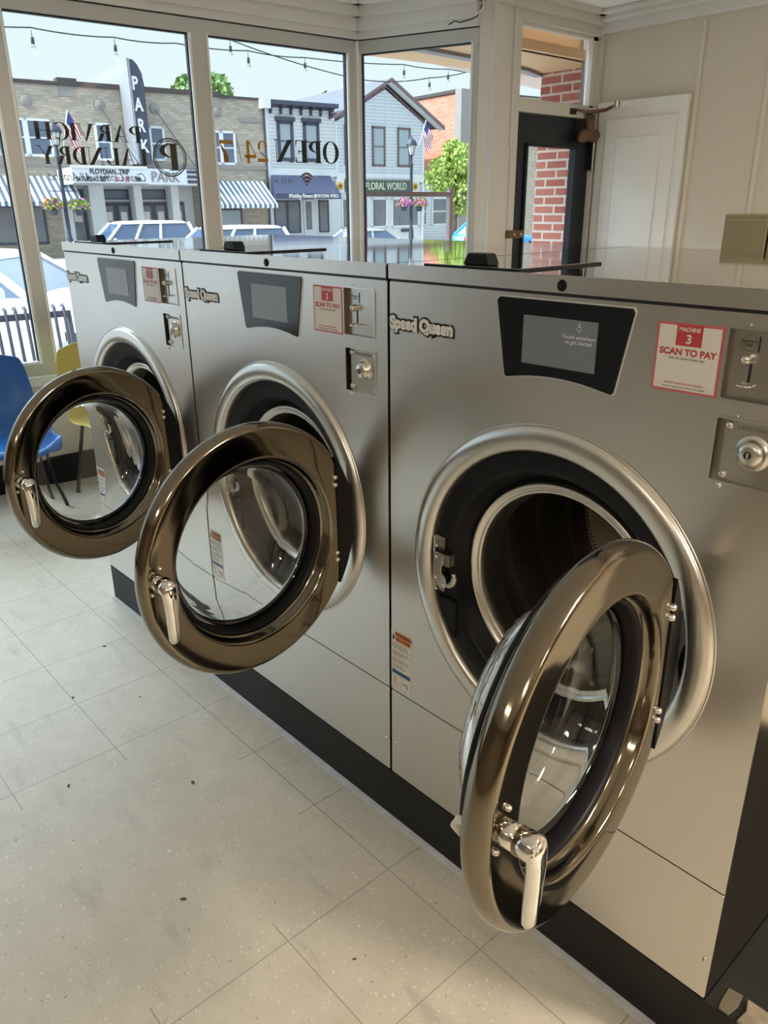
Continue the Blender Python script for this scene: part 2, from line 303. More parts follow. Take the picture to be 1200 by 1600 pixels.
# ------------------------------------------------------------ mesh helpers
class MB:
    def __init__(s): s.v = []; s.f = []; s.mi = []; s.sm = []; s.mats = []; s.cur = 0; s.smooth = False
    def m(s, name, smooth=False):
        mm = M[name]
        if mm not in s.mats: s.mats.append(mm)
        s.cur = s.mats.index(mm); s.smooth = smooth; return s
    def add(s, vs, fs):
        b = len(s.v); s.v += [tuple(v) for v in vs]
        for f in fs: s.f.append(tuple(i+b for i in f)); s.mi.append(s.cur); s.sm.append(s.smooth)
        return s
    def box(s, x0, x1, y0, y1, z0, z1):
        return s.add([(x0, y0, z0), (x1, y0, z0), (x1, y1, z0), (x0, y1, z0), (x0, y0, z1), (x1, y0, z1), (x1, y1, z1), (x0, y1, z1)],
                     [(0, 3, 2, 1), (4, 5, 6, 7), (0, 1, 5, 4), (1, 2, 6, 5), (2, 3, 7, 6), (3, 0, 4, 7)])
    def prism(s, poly, z0, z1):
        n = len(poly)
        ar = sum(poly[i][0]*poly[(i+1) % n][1]-poly[(i+1) % n][0]*poly[i][1] for i in range(n))
        if ar < 0: poly = poly[::-1]
        return s.add([(x, y, z0) for x, y in poly]+[(x, y, z1) for x, y in poly],
                     [tuple(range(n-1, -1, -1)), tuple(range(n, 2*n))]+[(i, (i+1) % n, n+(i+1) % n, n+i) for i in range(n)])
    def plate(s, poly, y0, y1):           # polygon in XZ, thickness along Y
        n = len(poly); ar = sum(poly[i][0]*poly[(i+1) % n][1]-poly[(i+1) % n][0]*poly[i][1] for i in range(n))
        if ar < 0: poly = poly[::-1]
        return s.add([(x, y0, z) for x, z in poly]+[(x, y1, z) for x, z in poly],
                     [tuple(range(n)), tuple(range(2*n-1, n-1, -1))]+[(i, n+i, n+(i+1) % n, (i+1) % n) for i in range(n)])
    def tube(s, pts, r, n=10, closed=False):
        pts = [Vector(p) for p in pts]; rs = r if isinstance(r, (list, tuple)) else [r]*len(pts)
        N = len(pts); rings = []; prev = None
        for i, p in enumerate(pts):
            a = pts[(i-1) % N] if closed or i else p; b = pts[(i+1) % N] if closed or i < N-1 else p
            d = (b-a).normalized()
            if prev is None: q = d.orthogonal().normalized()
            else:
                q = prev-d*prev.dot(d); q = q.normalized() if q.length > 1e-6 else d.orthogonal().normalized()
            prev = q; w = d.cross(q)
            rings.append([p+(q*math.cos(2*PI*j/n)+w*math.sin(2*PI*j/n))*rs[i] for j in range(n)])
        fs = []
        for i in range(N if closed else N-1):
            k = (i+1) % N
            for j in range(n): fs.append((i*n+j, i*n+(j+1) % n, k*n+(j+1) % n, k*n+j))
        if not closed: fs += [tuple(range(n-1, -1, -1)), tuple((N-1)*n+j for j in range(n))]
        return s.add([v for rr in rings for v in rr], fs)
    def cyl(s, a, b, r, n=24, r1=None): return s.tube([a, b], [r, r if r1 is None else r1], n)
    def lathe(s, prof, cx=0, cz=0, n=96, cy=0, axis='Y', a0=0, a1=2*PI, close=False):
        full = abs(a1-a0-2*PI) < 1e-6; K = n if full else n+1; vs = []
        for (r, h) in prof:
            for j in range(K):
                a = a0+(a1-a0)*j/n
                if axis == 'Y': vs.append((cx+r*math.cos(a), cy+h, cz+r*math.sin(a)))
                elif axis == 'Z': vs.append((cx+r*math.cos(a), cy+r*math.sin(a), cz+h))
                else: vs.append((cx+h, cy+r*math.cos(a), cz+r*math.sin(a)))
        fs = []; P_ = len(prof); R_ = range(P_ if close else P_-1)
        for i in R_:
            k = (i+1) % P_
            for j in range(n):
                j2 = (j+1) % K if full else j+1
                f = (i*K+j, i*K+j2, k*K+j2, k*K+j)
                fs.append(f if axis != 'Y' else f[::-1])
        return s.add(vs, fs)
    def ball(s, c, r, n=12, sc=(1, 1, 1)):
        vs = []; fs = []; h = n//2
        for i in range(h+1):
            t = PI*i/h
            for j in range(n):
                a = 2*PI*j/n; vs.append((c[0]+r*sc[0]*math.sin(t)*math.cos(a), c[1]+r*sc[1]*math.sin(t)*math.sin(a), c[2]+r*sc[2]*math.cos(t)))
        for i in range(h):
            for j in range(n): fs.append((i*n+j, (i+1)*n+j, (i+1)*n+(j+1) % n, i*n+(j+1) % n))
        return s.add(vs, fs)
    def xf(s, mx, start=0):
        for i in range(start, len(s.v)): s.v[i] = tuple(mx @ Vector(s.v[i]))
        return s
    def build(s, name, parent=None, loc=None, bevel=0.0, label=None, fix=False):
        me = bpy.data.meshes.new(name); me.from_pydata(s.v, [], s.f)
        for mm in s.mats: me.materials.append(mm)
        for p, mi, sm in zip(me.polygons, s.mi, s.sm): p.material_index = mi; p.use_smooth = sm
        if fix:
            bm = bmesh.new(); bm.from_mesh(me); bmesh.ops.remove_doubles(bm, verts=bm.verts, dist=1e-6); bmesh.ops.recalc_face_normals(bm, faces=bm.faces); bm.to_mesh(me); bm.free()
        me.update()
        o = bpy.data.objects.new(name, me); COL.objects.link(o)
        if parent: o.parent = parent
        if loc is not None: o.location = loc
        if bevel:
            b = o.modifiers.new('bevel', 'BEVEL'); b.width = bevel; b.segments = 3; b.limit_method = 'ANGLE'; b.angle_limit = 0.7
            for p in me.polygons: p.use_smooth = True
            wn = o.modifiers.new('wn', 'WEIGHTED_NORMAL'); wn.keep_sharp = True
        if label: o['label'] = label
        return o

def tag(o, label, cat, group=None):
    o['label'] = label; o['category'] = cat
    if group: o['group'] = group
    return o
def thing(name, label, cat, loc=(0, 0, 0), rz=0.0, group=None):
    o = bpy.data.objects.new(name, None); o.empty_display_size = 0.1; COL.objects.link(o); o.location = loc; o.rotation_euler = (0, 0, rz)
    return tag(o, label, cat, group)
def struct(o): o['kind'] = 'structure'; return o

TXT = Matrix(((1, 0, 0, 0), (0, 0, -1, 0), (0, 1, 0, 0), (0, 0, 0, 1)))    # lettering upright, facing -Y
def text(body, size, m, name, parent=None, at=(0, 0, 0), depth=0.0004, bold=0.0, basis=TXT, align='LEFT', shear=0.0, sx=1.0, sp=1.0):
    c = bpy.data.curves.new(name, 'FONT'); c.body = body; c.size = size; c.extrude = depth; c.offset = bold; c.align_x = align; c.shear = shear; c.space_character = sp; c.space_line = 0.9
    o = bpy.data.objects.new(name, c); COL.objects.link(o); bpy.context.view_layer.update()
    me = bpy.data.meshes.new_from_object(o.evaluated_get(bpy.context.evaluated_depsgraph_get())); bpy.data.objects.remove(o); bpy.data.curves.remove(c)
    me.transform(Matrix.Translation(Vector(at)) @ basis @ Matrix.Diagonal((sx, 1, 1, 1))); me.materials.clear(); me.materials.append(M[m]); me.name = name
    q = bpy.data.objects.new(name, me); COL.objects.link(q)
    if parent: q.parent = parent
    return q

def holed(outer, holes, y0, y1, m, name, parent, bevel=0.0):
    """flat plate in XZ with holes, made from a filled 2D curve; y0 is the front"""
    c = bpy.data.curves.new(name, 'CURVE'); c.dimensions = '2D'; c.fill_mode = 'BOTH'; c.extrude = (y1-y0)/2
    for pts in [outer]+holes:
        sp = c.splines.new('POLY'); sp.points.add(len(pts)-1); sp.use_cyclic_u = True
        for p, (x, z) in zip(sp.points, pts): p.co = (x, z, 0, 1)
    o = bpy.data.objects.new(name, c); COL.objects.link(o); bpy.context.view_layer.update()
    me = bpy.data.meshes.new_from_object(o.evaluated_get(bpy.context.evaluated_depsgraph_get())); bpy.data.objects.remove(o); bpy.data.curves.remove(c)
    me.transform(Matrix.Translation((0, (y0+y1)/2, 0)) @ TXT); me.materials.clear(); me.materials.append(M[m]); me.name = name
    q = bpy.data.objects.new(name, me); COL.objects.link(q)
    if parent: q.parent = parent
    return q
def rect(x0, x1, z0, z1): return [(x0, z0), (x1, z0), (x1, z1), (x0, z1)]
def circ(cx, cz, r, n=96): return [(cx+r*math.cos(2*PI*i/n), cz+r*math.sin(2*PI*i/n)) for i in range(n)]
def rrect(x0, x1, z0, z1, r, n=5):
    out = []
    for cx, cz, a in ((x1-r, z0+r, -PI/2), (x1-r, z1-r, 0), (x0+r, z1-r, PI/2), (x0+r, z0+r, PI)):
        out += [(cx+r*math.cos(a+PI/2*i/n), cz+r*math.sin(a+PI/2*i/n)) for i in range(n+1)]
    return out

# ------------------------------------------------------------ the room
WX0, WK = -1.70, 0.07
def wx(y): return WX0+WK*y
A0 = (-1.515, 2.70); A1 = (-0.70, 2.99); DX = -0.635; YB = 4.2; YF = -4.6; XR = 8.2; ZC = 2.76
struct(MB().m('floor').prism([(wx(YF), YF), (XR, YF), (XR, YB), (DX, YB), (DX, 3.05), A1, A0], -0.08, 0).build('floor'))
struct(MB().m('ceil').prism([(wx(YF)-.1, YF-.1), (XR+.1, YF-.1), (XR+.1, YB+.1), (DX, YB+.1), (DX, 3.05), A1, A0], ZC, ZC+.1).build('ceiling'))
struct(MB().m('darkwall').box(wx(YF)-.2, XR+.1, YF-.12, YF, 0, ZC).build('wall_front'))
struct(MB().m('darkwall').box(XR, XR+.12, YF, YB, 0, ZC).build('wall_right'))
struct(MB().m('wall').box(DX, XR+.1, YB, YB+.1, 0, ZC).build('wall_back'))
# battens and the painted panel door on the far wall
b = MB().m('wallpanel')
for x in (0.112, 0.565, 1.3, 2.1, 2.9, 3.7): b.box(x-.012, x+.012, YB-.012, YB, 0.1, 2.62)
struct(b.build('trim_1'))
dr = MB().m('doorwhite').box(-0.60, 0.075, YB-.03, YB, 0.02, 2.17).box(-0.605, 0.08, YB-.045, YB, 2.165, 2.21)
d2 = struct(dr.build('door_2', bevel=.003))
MB().m('doorwhite').box(-0.53, 0.01, YB-.042, YB-.03, .15, 2.10).box(-0.43, -0.09, YB-.05, YB-.042, .25, 1.98).build('raised_panel', d2, bevel=.006)
struct(MB().m('white').box(DX, XR, YB-.05, YB, 2.64, 2.72).box(DX, XR, YB-.11, YB, 2.70, 2.735).box(DX, XR, YB-.17, YB, 2.73, ZC).build('trim_2', bevel=.008))

def along(p, q, t0, t1, z0, z1, m, bld):
    """box following the line p-q, offset t0..t1 to its room side"""
    p, q = Vector(p), Vector(q); d = (q-p).normalized(); n = Vector((d.y, -d.x))
    a, b_, c, e = p+n*t0, q+n*t0, q+n*t1, p+n*t1
    bld.m(m).prism([tuple(a), tuple(b_), tuple(c), tuple(e)], z0, z1); return bld
PL0 = (wx(YF), YF)
# low wall, sill and head above the shop windows
lw = MB(); along(PL0, A0, -.12, 0, 0, .60, 'wall', lw); struct(lw.build('wall_left'))
lw = MB(); along(A0, A1, -.12, 0, 0, .60, 'wall', lw); struct(lw.build('wall_corner'))
sl = MB(); along(PL0, A0, -.10, .05, .60, .655, 'white', sl); along(A0, A1, -.10, .05, .60, .655, 'white', sl); struct(sl.build('trim_3', bevel=.004))
bb = MB(); along(PL0, (wx(2.3), 2.3), 0, .015, 0, .17, 'black', bb); struct(bb.build('baseboard_left'))
for nm, p, q in (('trim_4', PL0, A0), ('trim_5', A0, A1)):
    h = MB()
    along(p, q, -.10, .035, 2.556, ZC, 'trimgrey', h); along(p, q, .03, .055, 2.60, ZC, 'trimgrey', h)
    along(p, q, .05, .085, 2.675, ZC, 'trimgrey', h); along(p, q, .08, .13, 2.735, ZC, 'white', h)
    along(p, q, -.06, .02, 2.549, 2.557, 'darkgap', h)
    struct(h.build(nm))

def window(idx, p, q, panes, label=None):
    """one glazed bay: aluminium frame bars, bright glazing stops and its pane"""
    p, q = Vector(p), Vector(q); L = (q-p).length; d = (q-p)/L
    out = []
    for (s0, s1, f0, f1) in panes:
        a, b_ = p+d*f0, p+d*f1
        g = MB(); Z0, Z1 = .655, 2.55
        along(a, p+d*s0, -.03, .018, Z0, Z1, 'alum', g); along(p+d*s1, b_, -.03, .018, Z0, Z1, 'alum', g)
        along(p+d*s0, p+d*s1, -.03, .018, Z0, .722, 'alum', g); along(p+d*s0, p+d*s1, -.03, .018, 2.477, Z1, 'alum', g)
        for (u0, u1) in ((s0-.004, s0+.010), (s1-.010, s1+.004)): along(p+d*u0, p+d*u1, -.022, .022, .722, 2.477, 'alumlight', g)
        along(p+d*s0, p+d*s1, -.022, .008, .722, .734, 'alumlight', g)
        for (u0, u1) in ((s0+.010, s0+.017), (s1-.017, s1-.010)): along(p+d*u0, p+d*u1, -.02, .002, .734, 2.477, 'darkgap', g)
        along(p+d*s0, p+d*s1, -.02, .002, 2.468, 2.477, 'darkgap', g)
        w = struct(g.build('window_%d' % idx)); idx += 1
        gp = MB(); along(p+d*(s0+.012), p+d*(s1-.012), -.0095, -.0094, .73, 2.473, 'pane', gp)
        # a single sheet of glass
        gp = MB().m('pane'); a_, c_ = p+d*(s0+.012), p+d*(s1-.012); n = Vector((d.y, -d.x))*(-.012)
        gp.add([(a_.x+n.x, a_.y+n.y, .728), (c_.x+n.x, c_.y+n.y, .728), (c_.x+n.x, c_.y+n.y, 2.472), (a_.x+n.x, a_.y+n.y, 2.472)], [(0, 1, 2, 3)])
        gp.build('window_pane', w); out.append(w)
    return out
c_ = math.hypot(1, WK)
def sy(y): return (y-YF)*c_
bays = [(-3.72, -2.72, -3.80, -2.68), (-2.64, -1.68, -2.68, -1.64), (-1.60, -.62, -1.64, -.58), (-.54, .413, -.58, .450), (.487, 1.502, .450, 1.553), (1.604, 2.612, 1.553, 2.69)]
WINS = window(1, PL0, A0, [tuple(sy(v) for v in t) for t in bays])
struct(MB().m('wall').prism([(wx(YF), YF), (wx(-3.8), -3.8), (wx(-3.8)-.1, -3.8), (wx(YF)-.1, YF)], .6, 2.56).build('wall_left_end'))
LR = math.hypot(A1[0]-A0[0], A1[1]-A0[1])
WR = window(7, A0, A1, [(.022, .827, 0, LR)])
# corner post between the two glazed walls
cp = MB().m('alum').prism([(A0[0]-.03, A0[1]-.05), (A0[0]+.022, A0[1]-.02), (A0[0]+.03, A0[1]+.012), (A0[0]-.02, A0[1]+.03)], .655, 2.55)
cp.m('alumlight').prism([(A0[0]+.004, A0[1]-.036), (A0[0]+.024, A0[1]-.022), (A0[0]+.028, A0[1]-.012), (A0[0]+.008, A0[1]-.02)], .655, 2.55)
struct(cp.build('trim_6'))
# column between the corner window and the street door, door frame, transom
col = MB().m('white').prism([(A1[0]-.02, A1[1]+.0), (A1[0], A1[1]-.01), (DX, 3.045), (DX, 3.30), (DX-.12, 3.30), (DX-.12, 3.05)], 0, ZC)
col.m('white').box(DX-.02, DX+.018, 3.03, 3.075, 0, ZC).box(DX, DX+.014, 3.225, 3.245, 1.9, ZC)
struct(col.build('wall_column'))
fr = MB().m('trimgrey').box(DX-.10, DX+.012, 4.165, YB, 0, ZC).box(DX-.10, DX+.012, 3.24, 3.30, 0, ZC)
fr.box(DX-.10, DX+.012, 3.30, 4.165, 2.11, 2.18).box(DX-.10, DX+.010, 3.302, 4.163, 2.622, ZC).box(DX-.02, DX+.05, 3.04, YB, 2.68, ZC).box(DX-.02, DX+.09, 3.04, YB, 2.73, ZC)
struct(fr.build('trim_7'))
tw = MB().m('white').box(DX-.06, DX-.02, 3.30, 3.325, 2.18, 2.622).box(DX-.06, DX-.02, 4.115, 4.165, 2.18, 2.622).box(DX-.06, DX-.02, 3.30, 4.165, 2.18, 2.195).box(DX-.06, DX-.02, 3.30, 4.165, 2.60, 2.622)
w8 = struct(tw.build('window_8'))
MB().m('pane').add([(DX-.04, 3.32, 2.19), (DX-.04, 4.12, 2.19), (DX-.04, 4.12, 2.605), (DX-.04, 3.32, 2.605)], [(0, 1, 2, 3)]).build('window_pane', w8)
dd = MB().m('doorblack').box(DX-.065, DX-.02, 3.302, 3.442, .01, 2.106).box(DX-.065, DX-.02, 3.985, 4.163, .01, 2.106).box(DX-.065, DX-.02, 3.442, 3.985, 1.915, 2.106).box(DX-.065, DX-.02, 3.442, 3.985, .01, .28)
dd.box(DX-.022, DX-.006, 3.425, 3.447, .26, 1.93).box(DX-.022, DX-.006, 3.98, 4.0, .26, 1.93).box(DX-.022, DX-.006, 3.425, 4.0, 1.91, 1.93)
d1 = struct(dd.build('door_1', bevel=.002))
MB().m('pane').add([(DX-.045, 3.44, .28), (DX-.045, 3.987, .28), (DX-.045, 3.987, 1.917), (DX-.045, 3.44, 1.917)], [(0, 1, 2, 3)]).build('door_pane', d1)
MB().m('doorblack').box(DX-.02, DX+.012, 4.15, 4.175, 1.78, 2.0).m('darksteel').cyl((DX+.014, 4.165, 1.77), (DX+.014, 4.165, 2.01), .010, 10).build('hinge', d1)
MB().m('brass').box(DX-.02, DX+.03, 3.235, 3.40, 1.335, 1.385).m('chrome').cyl((DX+.03, 3.29, 1.36), (DX+.036, 3.29, 1.36), .008, 10).cyl((DX+.03, 3.36, 1.36), (DX+.036, 3.36, 1.36), .008, 10).build('rim_lock', d1)
# hydraulic door closer
dc = thing('door_closer', 'old brown hydraulic door closer with a long steel arm on the black door', 'door closer', (DX, 4.05, 2.0))
q = MB().m('brass', True).tube([(.04, -.11, -.015), (.045, -.06, -.005), (.045, 0, 0), (.045, .06, .0), (.04, .10, .005)], [.030, .045, .036, .045, .030], 16)
q.cyl((.045, 0, .0), (.045, 0, .13), .036, 16).build('closer_body', dc)
q = MB().m('brass', True).tube([(.045, 0, .13), (.045, 0, .155), ], .018, 12).tube([(.045, -.16, .15), (.05, -.02, .145), (.13, .06, .158), (.30, -.08, .168)], [.008, .013, .012, .010], 10)
q.build('closer_arm', dc)
MB().m('darksteel').cyl((.30, -.08, .150), (.30, -.08, .190), .022, 10).build('arm_end', dc)
MB().m('darksteel').box(-.002, .012, -.20, -.12, .125, .165).build('arm_bracket', dc)
# small camera at the top of the column with its lead
sc = thing('security_camera', 'small grey dome camera on the white column top', 'camera', (-.74, 3.03, 2.70))
MB().m('darksteel', True).ball((.06, -.05, .01), .03, 16).m('white').cyl((.02, -.01, .03), (.06, -.05, .035), .018, 12).build('camera_head', sc)
tag(MB().m('wire', True).tube([(-.66, 2.97, 2.70), (-.655, 2.95, 2.66), (-.67, 2.93, 2.60), (-.70, 2.91, 2.585), (-.77, 2.885, 2.575), (-.80, 2.87, 2.585), (-.84, 2.86, 2.57)], .004, 6).m('white_plastic', True).tube([(-.66, 2.96, 2.72), (-.645, 2.95, 2.64), (-.68, 2.92, 2.60)], .006, 6).build('camera_cable'), 'loose black and white wires curling below the small camera', 'cable')
# grey metal cabinet behind the machines
oc = thing('metal_cabinet', 'olive beige metal cabinet standing behind the third washing machine', 'cabinet', (1.70, 1.5, 0))
MB().m('olive').box(0, .60, .02, .45, 0, 1.512).build('cabinet_body', oc, bevel=.004)
MB().m('olive').box(.012, .150, 0, .02, .05, 1.495).m('darkgap').box(.150, .158, .012, .02, .05, 1.495).m('olive').box(.158, .59, 0, .02, .05, 1.495).build('cabinet_door', oc, bevel=.002)

# ceiling light fixtures (out of the frame, they light the room)
for i, (x, y) in enumerate([(3.2, -3.0), (5.2, -1.6), (5.0, 1.1), (7.2, .5)]):
    t = thing('ceiling_light', 'long fluorescent fixture fixed to the ceiling', 'ceiling light', (x, y, 2.70), group='ceiling lights')
    MB().m('white').box(-.65, .65, -.15, .15, 0, .06).build('housing', t)
t = thing('ceiling_light', 'long dim warm glow strip added along the ceiling above the machines', 'ceiling light', (2.85, 1.95, 2.62), .04, group='ceiling lights')  # added glowing strip, made to reflect as the tan streak in the window
MB().m('white').box(-2.15, 2.15, -.05, .05, .02, .13).build('housing', t)
MB().m('streakglow').box(-2.1, 2.1, -.05, .05, 0, .02).build('glow_strip', t)
# ------------------------------------------------------------ washing machines
W = 0.8691
CX, CZ = 0.4346, 0.828

def make_machine(k, theta, hinge):
    n = k+1
    desc = {1: 'far washing machine, number 1, nearest the street window, round door wide open',
            2: 'middle steel washing machine, number 2, between the two others, door open',
            3: 'near washing machine, number 3, with the largest open door and visible drum'}[n]
    T = thing('washing_machine', desc, 'washing machine', (k*W, 0, 0.155), 0, 'front load washing machines')
    D = Vector((0, 0, -0.155))
    def fit(o): o.location = D; return o
    x0, x1 = .004, W-.004
    b = MB().m('steel_side').box(x0, x0+.003, .003, .90, .155, 1.402).box(x1-.003, x1, .003, .90, .155, 1.402).box(x0, x1, .90, .915, .155, 1.402).box(x0, x1, .003, .90, .155, .16).box(x0, x1, .003, .9, 1.39, 1.398)
    fit(b.build('cabinet', T))
    # front: stepped edge, opening for the door, openings for coin units
    slot_h, box_h = rrect(.722, .826, 1.276, 1.380, .003), rrect(.724, .828, 1.151, 1.250, .003)
    fp = holed(rrect(x0, x1, .4155, 1.4005, .004), [circ(CX, CZ, .298), slot_h, box_h], 0, .004, 'steel', 'front_panel', T); fit(fp)
    fit(MB().m('steel').plate(rrect(x0, x1, .159, .4125, .004), 0, .004).m('darkgap').box(x0+.002, x1-.002, .003, .01, .40, .42).build('access_panel', T))
    fit(MB().m('steel').box(x0, x1, -.004, .0, 1.4063, 1.4347).m('steel_top').box(x0, x1, 0, .915, 1.4063, 1.4347).m('darkgap').box(x0+.002, x1-.002, .001, .9, 1.398, 1.407).build('top_cover', T))
    # bezel and the dark surround
    fit(MB().m('satin', True).lathe([(.2975, .02), (.2965, .004), (.297, -.003), (.300, -.008), (.306, -.0115), (.316, -.013), (.328, -.0125), (.338, -.0095), (.3435, -.005), (.3445, -.001), (.3455, -.001), (.3475, -.0035), (.3485, .0)], CX, CZ, 128).build('door_ring', T))
    fit(MB().m('black', True).lathe([(.298, .012), (.262, .013), (.254, .016), (.248, .024), (.236, .052), (.224, .060)], CX, CZ, 128).build('door_surround', T))
    fit(MB().m('satin', True).lathe([(.226, .060), (.2245, .046), (.221, .043), (.216, .045), (.212, .052), (.209, .052), (.205, .050), (.202, .054), (.200, .075), (.197, .11)], CX, CZ, 128).build('drum_rim', T))
    fit(MB().m('drum', True).lathe([(.197, .11), (.21, .118), (.285, .125), (.30, .14), (.30, .56), (.285, .58), (.0001, .585)], CX, CZ, 128).build('drum', T))
    for a in (0.35, 2.45, 4.5):
        ca, sa = math.cos(a), math.sin(a)
        q = MB().m('darksteel', True)
        prof = [(-.05, 0), (-.03, .04), (0, .06), (.03, .04), (.05, 0)]
        vs = []
        for y in (.15, .55):
            for (t_, h) in prof:
                r = .302-h; vs.append((CX+r*ca-t_*sa, y, CZ+r*sa+t_*ca))
        q.add(vs, [(i, i+1, i+6, i+5) for i in range(4)]+[(4, 3, 2, 1, 0), (5, 6, 7, 8, 9)])
        fit(q.build('drum_lifter', T))
    # control panel, its lower edge bowed
    pts = [(.300, 1.392), (.568, 1.392), (.572, 1.386), (.5475, 1.2555), (.543, 1.2515)]
    for i in range(1, 12):
        t_ = 1-i/12; xx = .324+(.543-.324)*t_; pts.append((xx, 1.2505+.0125*(1-((xx-.4335)/.1095)**2)))
    pts += [(.322, 1.2505), (.318, 1.2545), (.294, 1.386)]
    cpn = fit(MB().m('glossblack').plate(pts, -.0035, .002).build('control_panel', T, bevel=.0012))
    MB().m('alumlight').plate([(.4335+(x-.4335)*1.014, 1.322+(z-1.322)*1.028) for x, z in pts], -.0012, .001).build('panel_edge', cpn)
    MB().m('screen').box(.357, .509, -.0042, -.0034, 1.2815, 1.365).build('screen', cpn)
    if n == 3:
        text('Touch anywhere\nto get started', .0095, 'screentext', 'screen_message', cpn, (.4735, -.0044, 1.334), .0001, align='CENTER')
        hnd = MB().m('screentext')
        hnd.tube([(.4735, -.0044, 1.346), (.4695, -.0044, 1.350), (.4705, -.0044, 1.354), (.4735, -.0044, 1.355), (.4765, -.0044, 1.354), (.4775, -.0044, 1.349), (.4735, -.0044, 1.346)], .0004, 4)
        hnd.tube([(.4725, -.0044, 1.354), (.4725, -.0044, 1.360), (.4745, -.0044, 1.360), (.4745, -.0044, 1.354)], .0004, 4).build('screen_icon', cpn)
    # payment sticker
    ps = fit(MB().m('labelpink').box(.612, .717, -.0008, 0, 1.275, 1.378).m('labelwhite').box(.6155, .7135, -.0011, -.0007, 1.2785, 1.3745).m('labelred').box(.644, .685, -.0014, -.001, 1.345, 1.376).build('payment_sticker', T, label='white payment sticker with a red border'))
    text('MACHINE', .0085, 'labelwhite', 'sticker_heading', ps, (.6645, -.0016, 1.3665), .0001, .0002, align='CENTER', sx=.9)
    text(str(n), .0185, 'labelwhite', 'machine_number', ps, (.6645, -.0016, 1.349), .0001, .0005, align='CENTER')
    text('SCAN TO PAY', .0135, 'labelred', 'sticker_title', ps, (.6645, -.0013, 1.331), .0001, .0005, align='CENTER', sx=1.04)
    text('with the Speed Queen App', .0052, 'greyink', 'sticker_note', ps, (.6645, -.0013, 1.3245), .0001, align='CENTER', shear=.2)
    text("DON'T HAVE AN ACCOUNT?", .0048, 'labelred', 'sticker_note', ps, (.6645, -.0013, 1.2865), .0001, align='CENTER')
    text('Use your camera to check out as a guest', .0042, 'greyink', 'sticker_note', ps, (.6645, -.0013, 1.2815), .0001, align='CENTER')
    # nameplate
    lg = fit(text('Speed Queen', .0335, 'ink', 'nameplate', T, (.0065, -.0006, 1.3085), .0006, .0056, sx=1.02, sp=.95))
    text('Speed Queen', .0335, 'logowhite', 'nameplate_lettering', lg, (.0065, -.0018, 1.3085), .0006, .0019, sx=1.02, sp=.95)
    # coin slot unit
    cs = fit(holed(rrect(.7205, .8275, 1.2745, 1.3815, .004), [rrect(.7235, .8245, 1.2775, 1.3785, .002)], -.002, .0, 'satin', 'coin_slot', T))
    MB().m('plate').box(.722, .826, .010, .012, 1.276, 1.380).m('darksteel').box(.722, .7235, 0, .012, 1.276, 1.380).box(.8245, .826, 0, .012, 1.276, 1.38).box(.722, .826, 0, .012, 1.276, 1.2775).box(.722, .826, 0, .012, 1.3785, 1.380).build('slot_plate', cs)
    MB().m('ink').box(.7630, .7652, .0092, .0101, 1.347, 1.369).box(.7545, .7585, .0092, .0101, 1.303, 1.330).build('coin_opening', cs)
    MB().m('satin', True).lathe([(.0001, -.006), (.004, -.0055), (.0068, -.003), (.0075, .001), (.0075, .010)], .7525, 1.3365, 24).build('return_button', cs)
    MB().m('chrome', True).tube([(.7455, .010, 1.3005), (.7455, .0, 1.3), (.748, -.006, 1.2995), (.760, -.007, 1.2995), (.766, -.004, 1.3), (.768, .004, 1.301), (.768, .010, 1.302)], .0017, 8).build('slot_hook', cs)
    MB().m('ink').lathe([(.0112, .0095), (.0116, .0095)], .7495, 1.3585, 40).build('slot_badge', cs)
    text('Quarters\nOnly', .0058, 'ink', 'slot_lettering', cs, (.7495, .0094, 1.3595), .0001, align='CENTER')
    # coin box unit
    cb = fit(holed(rrect(.7225, .8295, 1.1495, 1.2515, .004), [rrect(.7255, .8265, 1.1525, 1.2485, .002)], -.002, .0, 'satin', 'coin_box', T))
    MB().m('darksteel').box(.724, .7255, 0, .03, 1.151, 1.250).box(.8265, .828, 0, .03, 1.151, 1.25).box(.724, .828, 0, .03, 1.2485, 1.25).m('satin').box(.724, .828, 0, .03, 1.151, 1.1525).m('plate').box(.7255, .7365, .016, .03, 1.152, 1.249).m('ink').box(.7325, .735, .0155, .0162, 1.152, 1.249).build('box_recess', cb)  # thin ink strip painted in for the shade at the recess edge
    MB().m('plate').box(.7350, .8265, .006, .012, 1.1525, 1.2485).build('box_face', cb, bevel=.001)
    MB().m('satin', True).lathe([(.0001, -.010), (.012, -.0095), (.0165, -.007), (.0195, -.002), (.021, .003), (.0245, .0045), (.0265, .006)], .7815, 1.2025, 48).build('box_lock', cb)
    MB().m('ink').plate(circ(.7805, 1.2025, .0058, 20), -.0108, -.0098).m('chrome').plate(rect(.7795, .7825, 1.198, 1.207), -.0115, -.0105).build('keyhole', cb)
    for (bx, bz) in ((.7425, 1.2385), (.7425, 1.1625), (.821, 1.2385), (.821, 1.1625)):
        MB().m('satin', True).lathe([(.0001, -.0005), (.004, 0), (.0062, .002), (.0066, .006)], bx, bz, 18).build('bolt', cb)
    text('GREENWALD', .0095, 'greyink', 'box_lettering', cb, (.753, .0057, 1.2345), .0001, sp=1.05)
    for (bx, bz) in ((.741, 1.1455), (.752, 1.3855), (.7215, 1.322), (.754, 1.2545), (.7235, 1.19)):
        big = bz < 1.15
        fit(MB().m('satin', True).lathe([(.0001, -.003), (.003, -.0025), (.0045, -.001), (.005, .0)] if big else [(.0001, -.0015), (.0016, -.001), (.0018, 0)], bx, bz, 14).build('rivet', T))
    # warning label
    wl_ = fit(MB().m('labelwhite').box(.004, .074, -.0007, 0, .424, .590).m('orange').box(.020, .071, -.001, -.0006, .558, .586).m('navy').box(.007, .071, -.001, -.0006, .466, .477).build('warning_label', T, label='white warning label with orange and blue bands'))
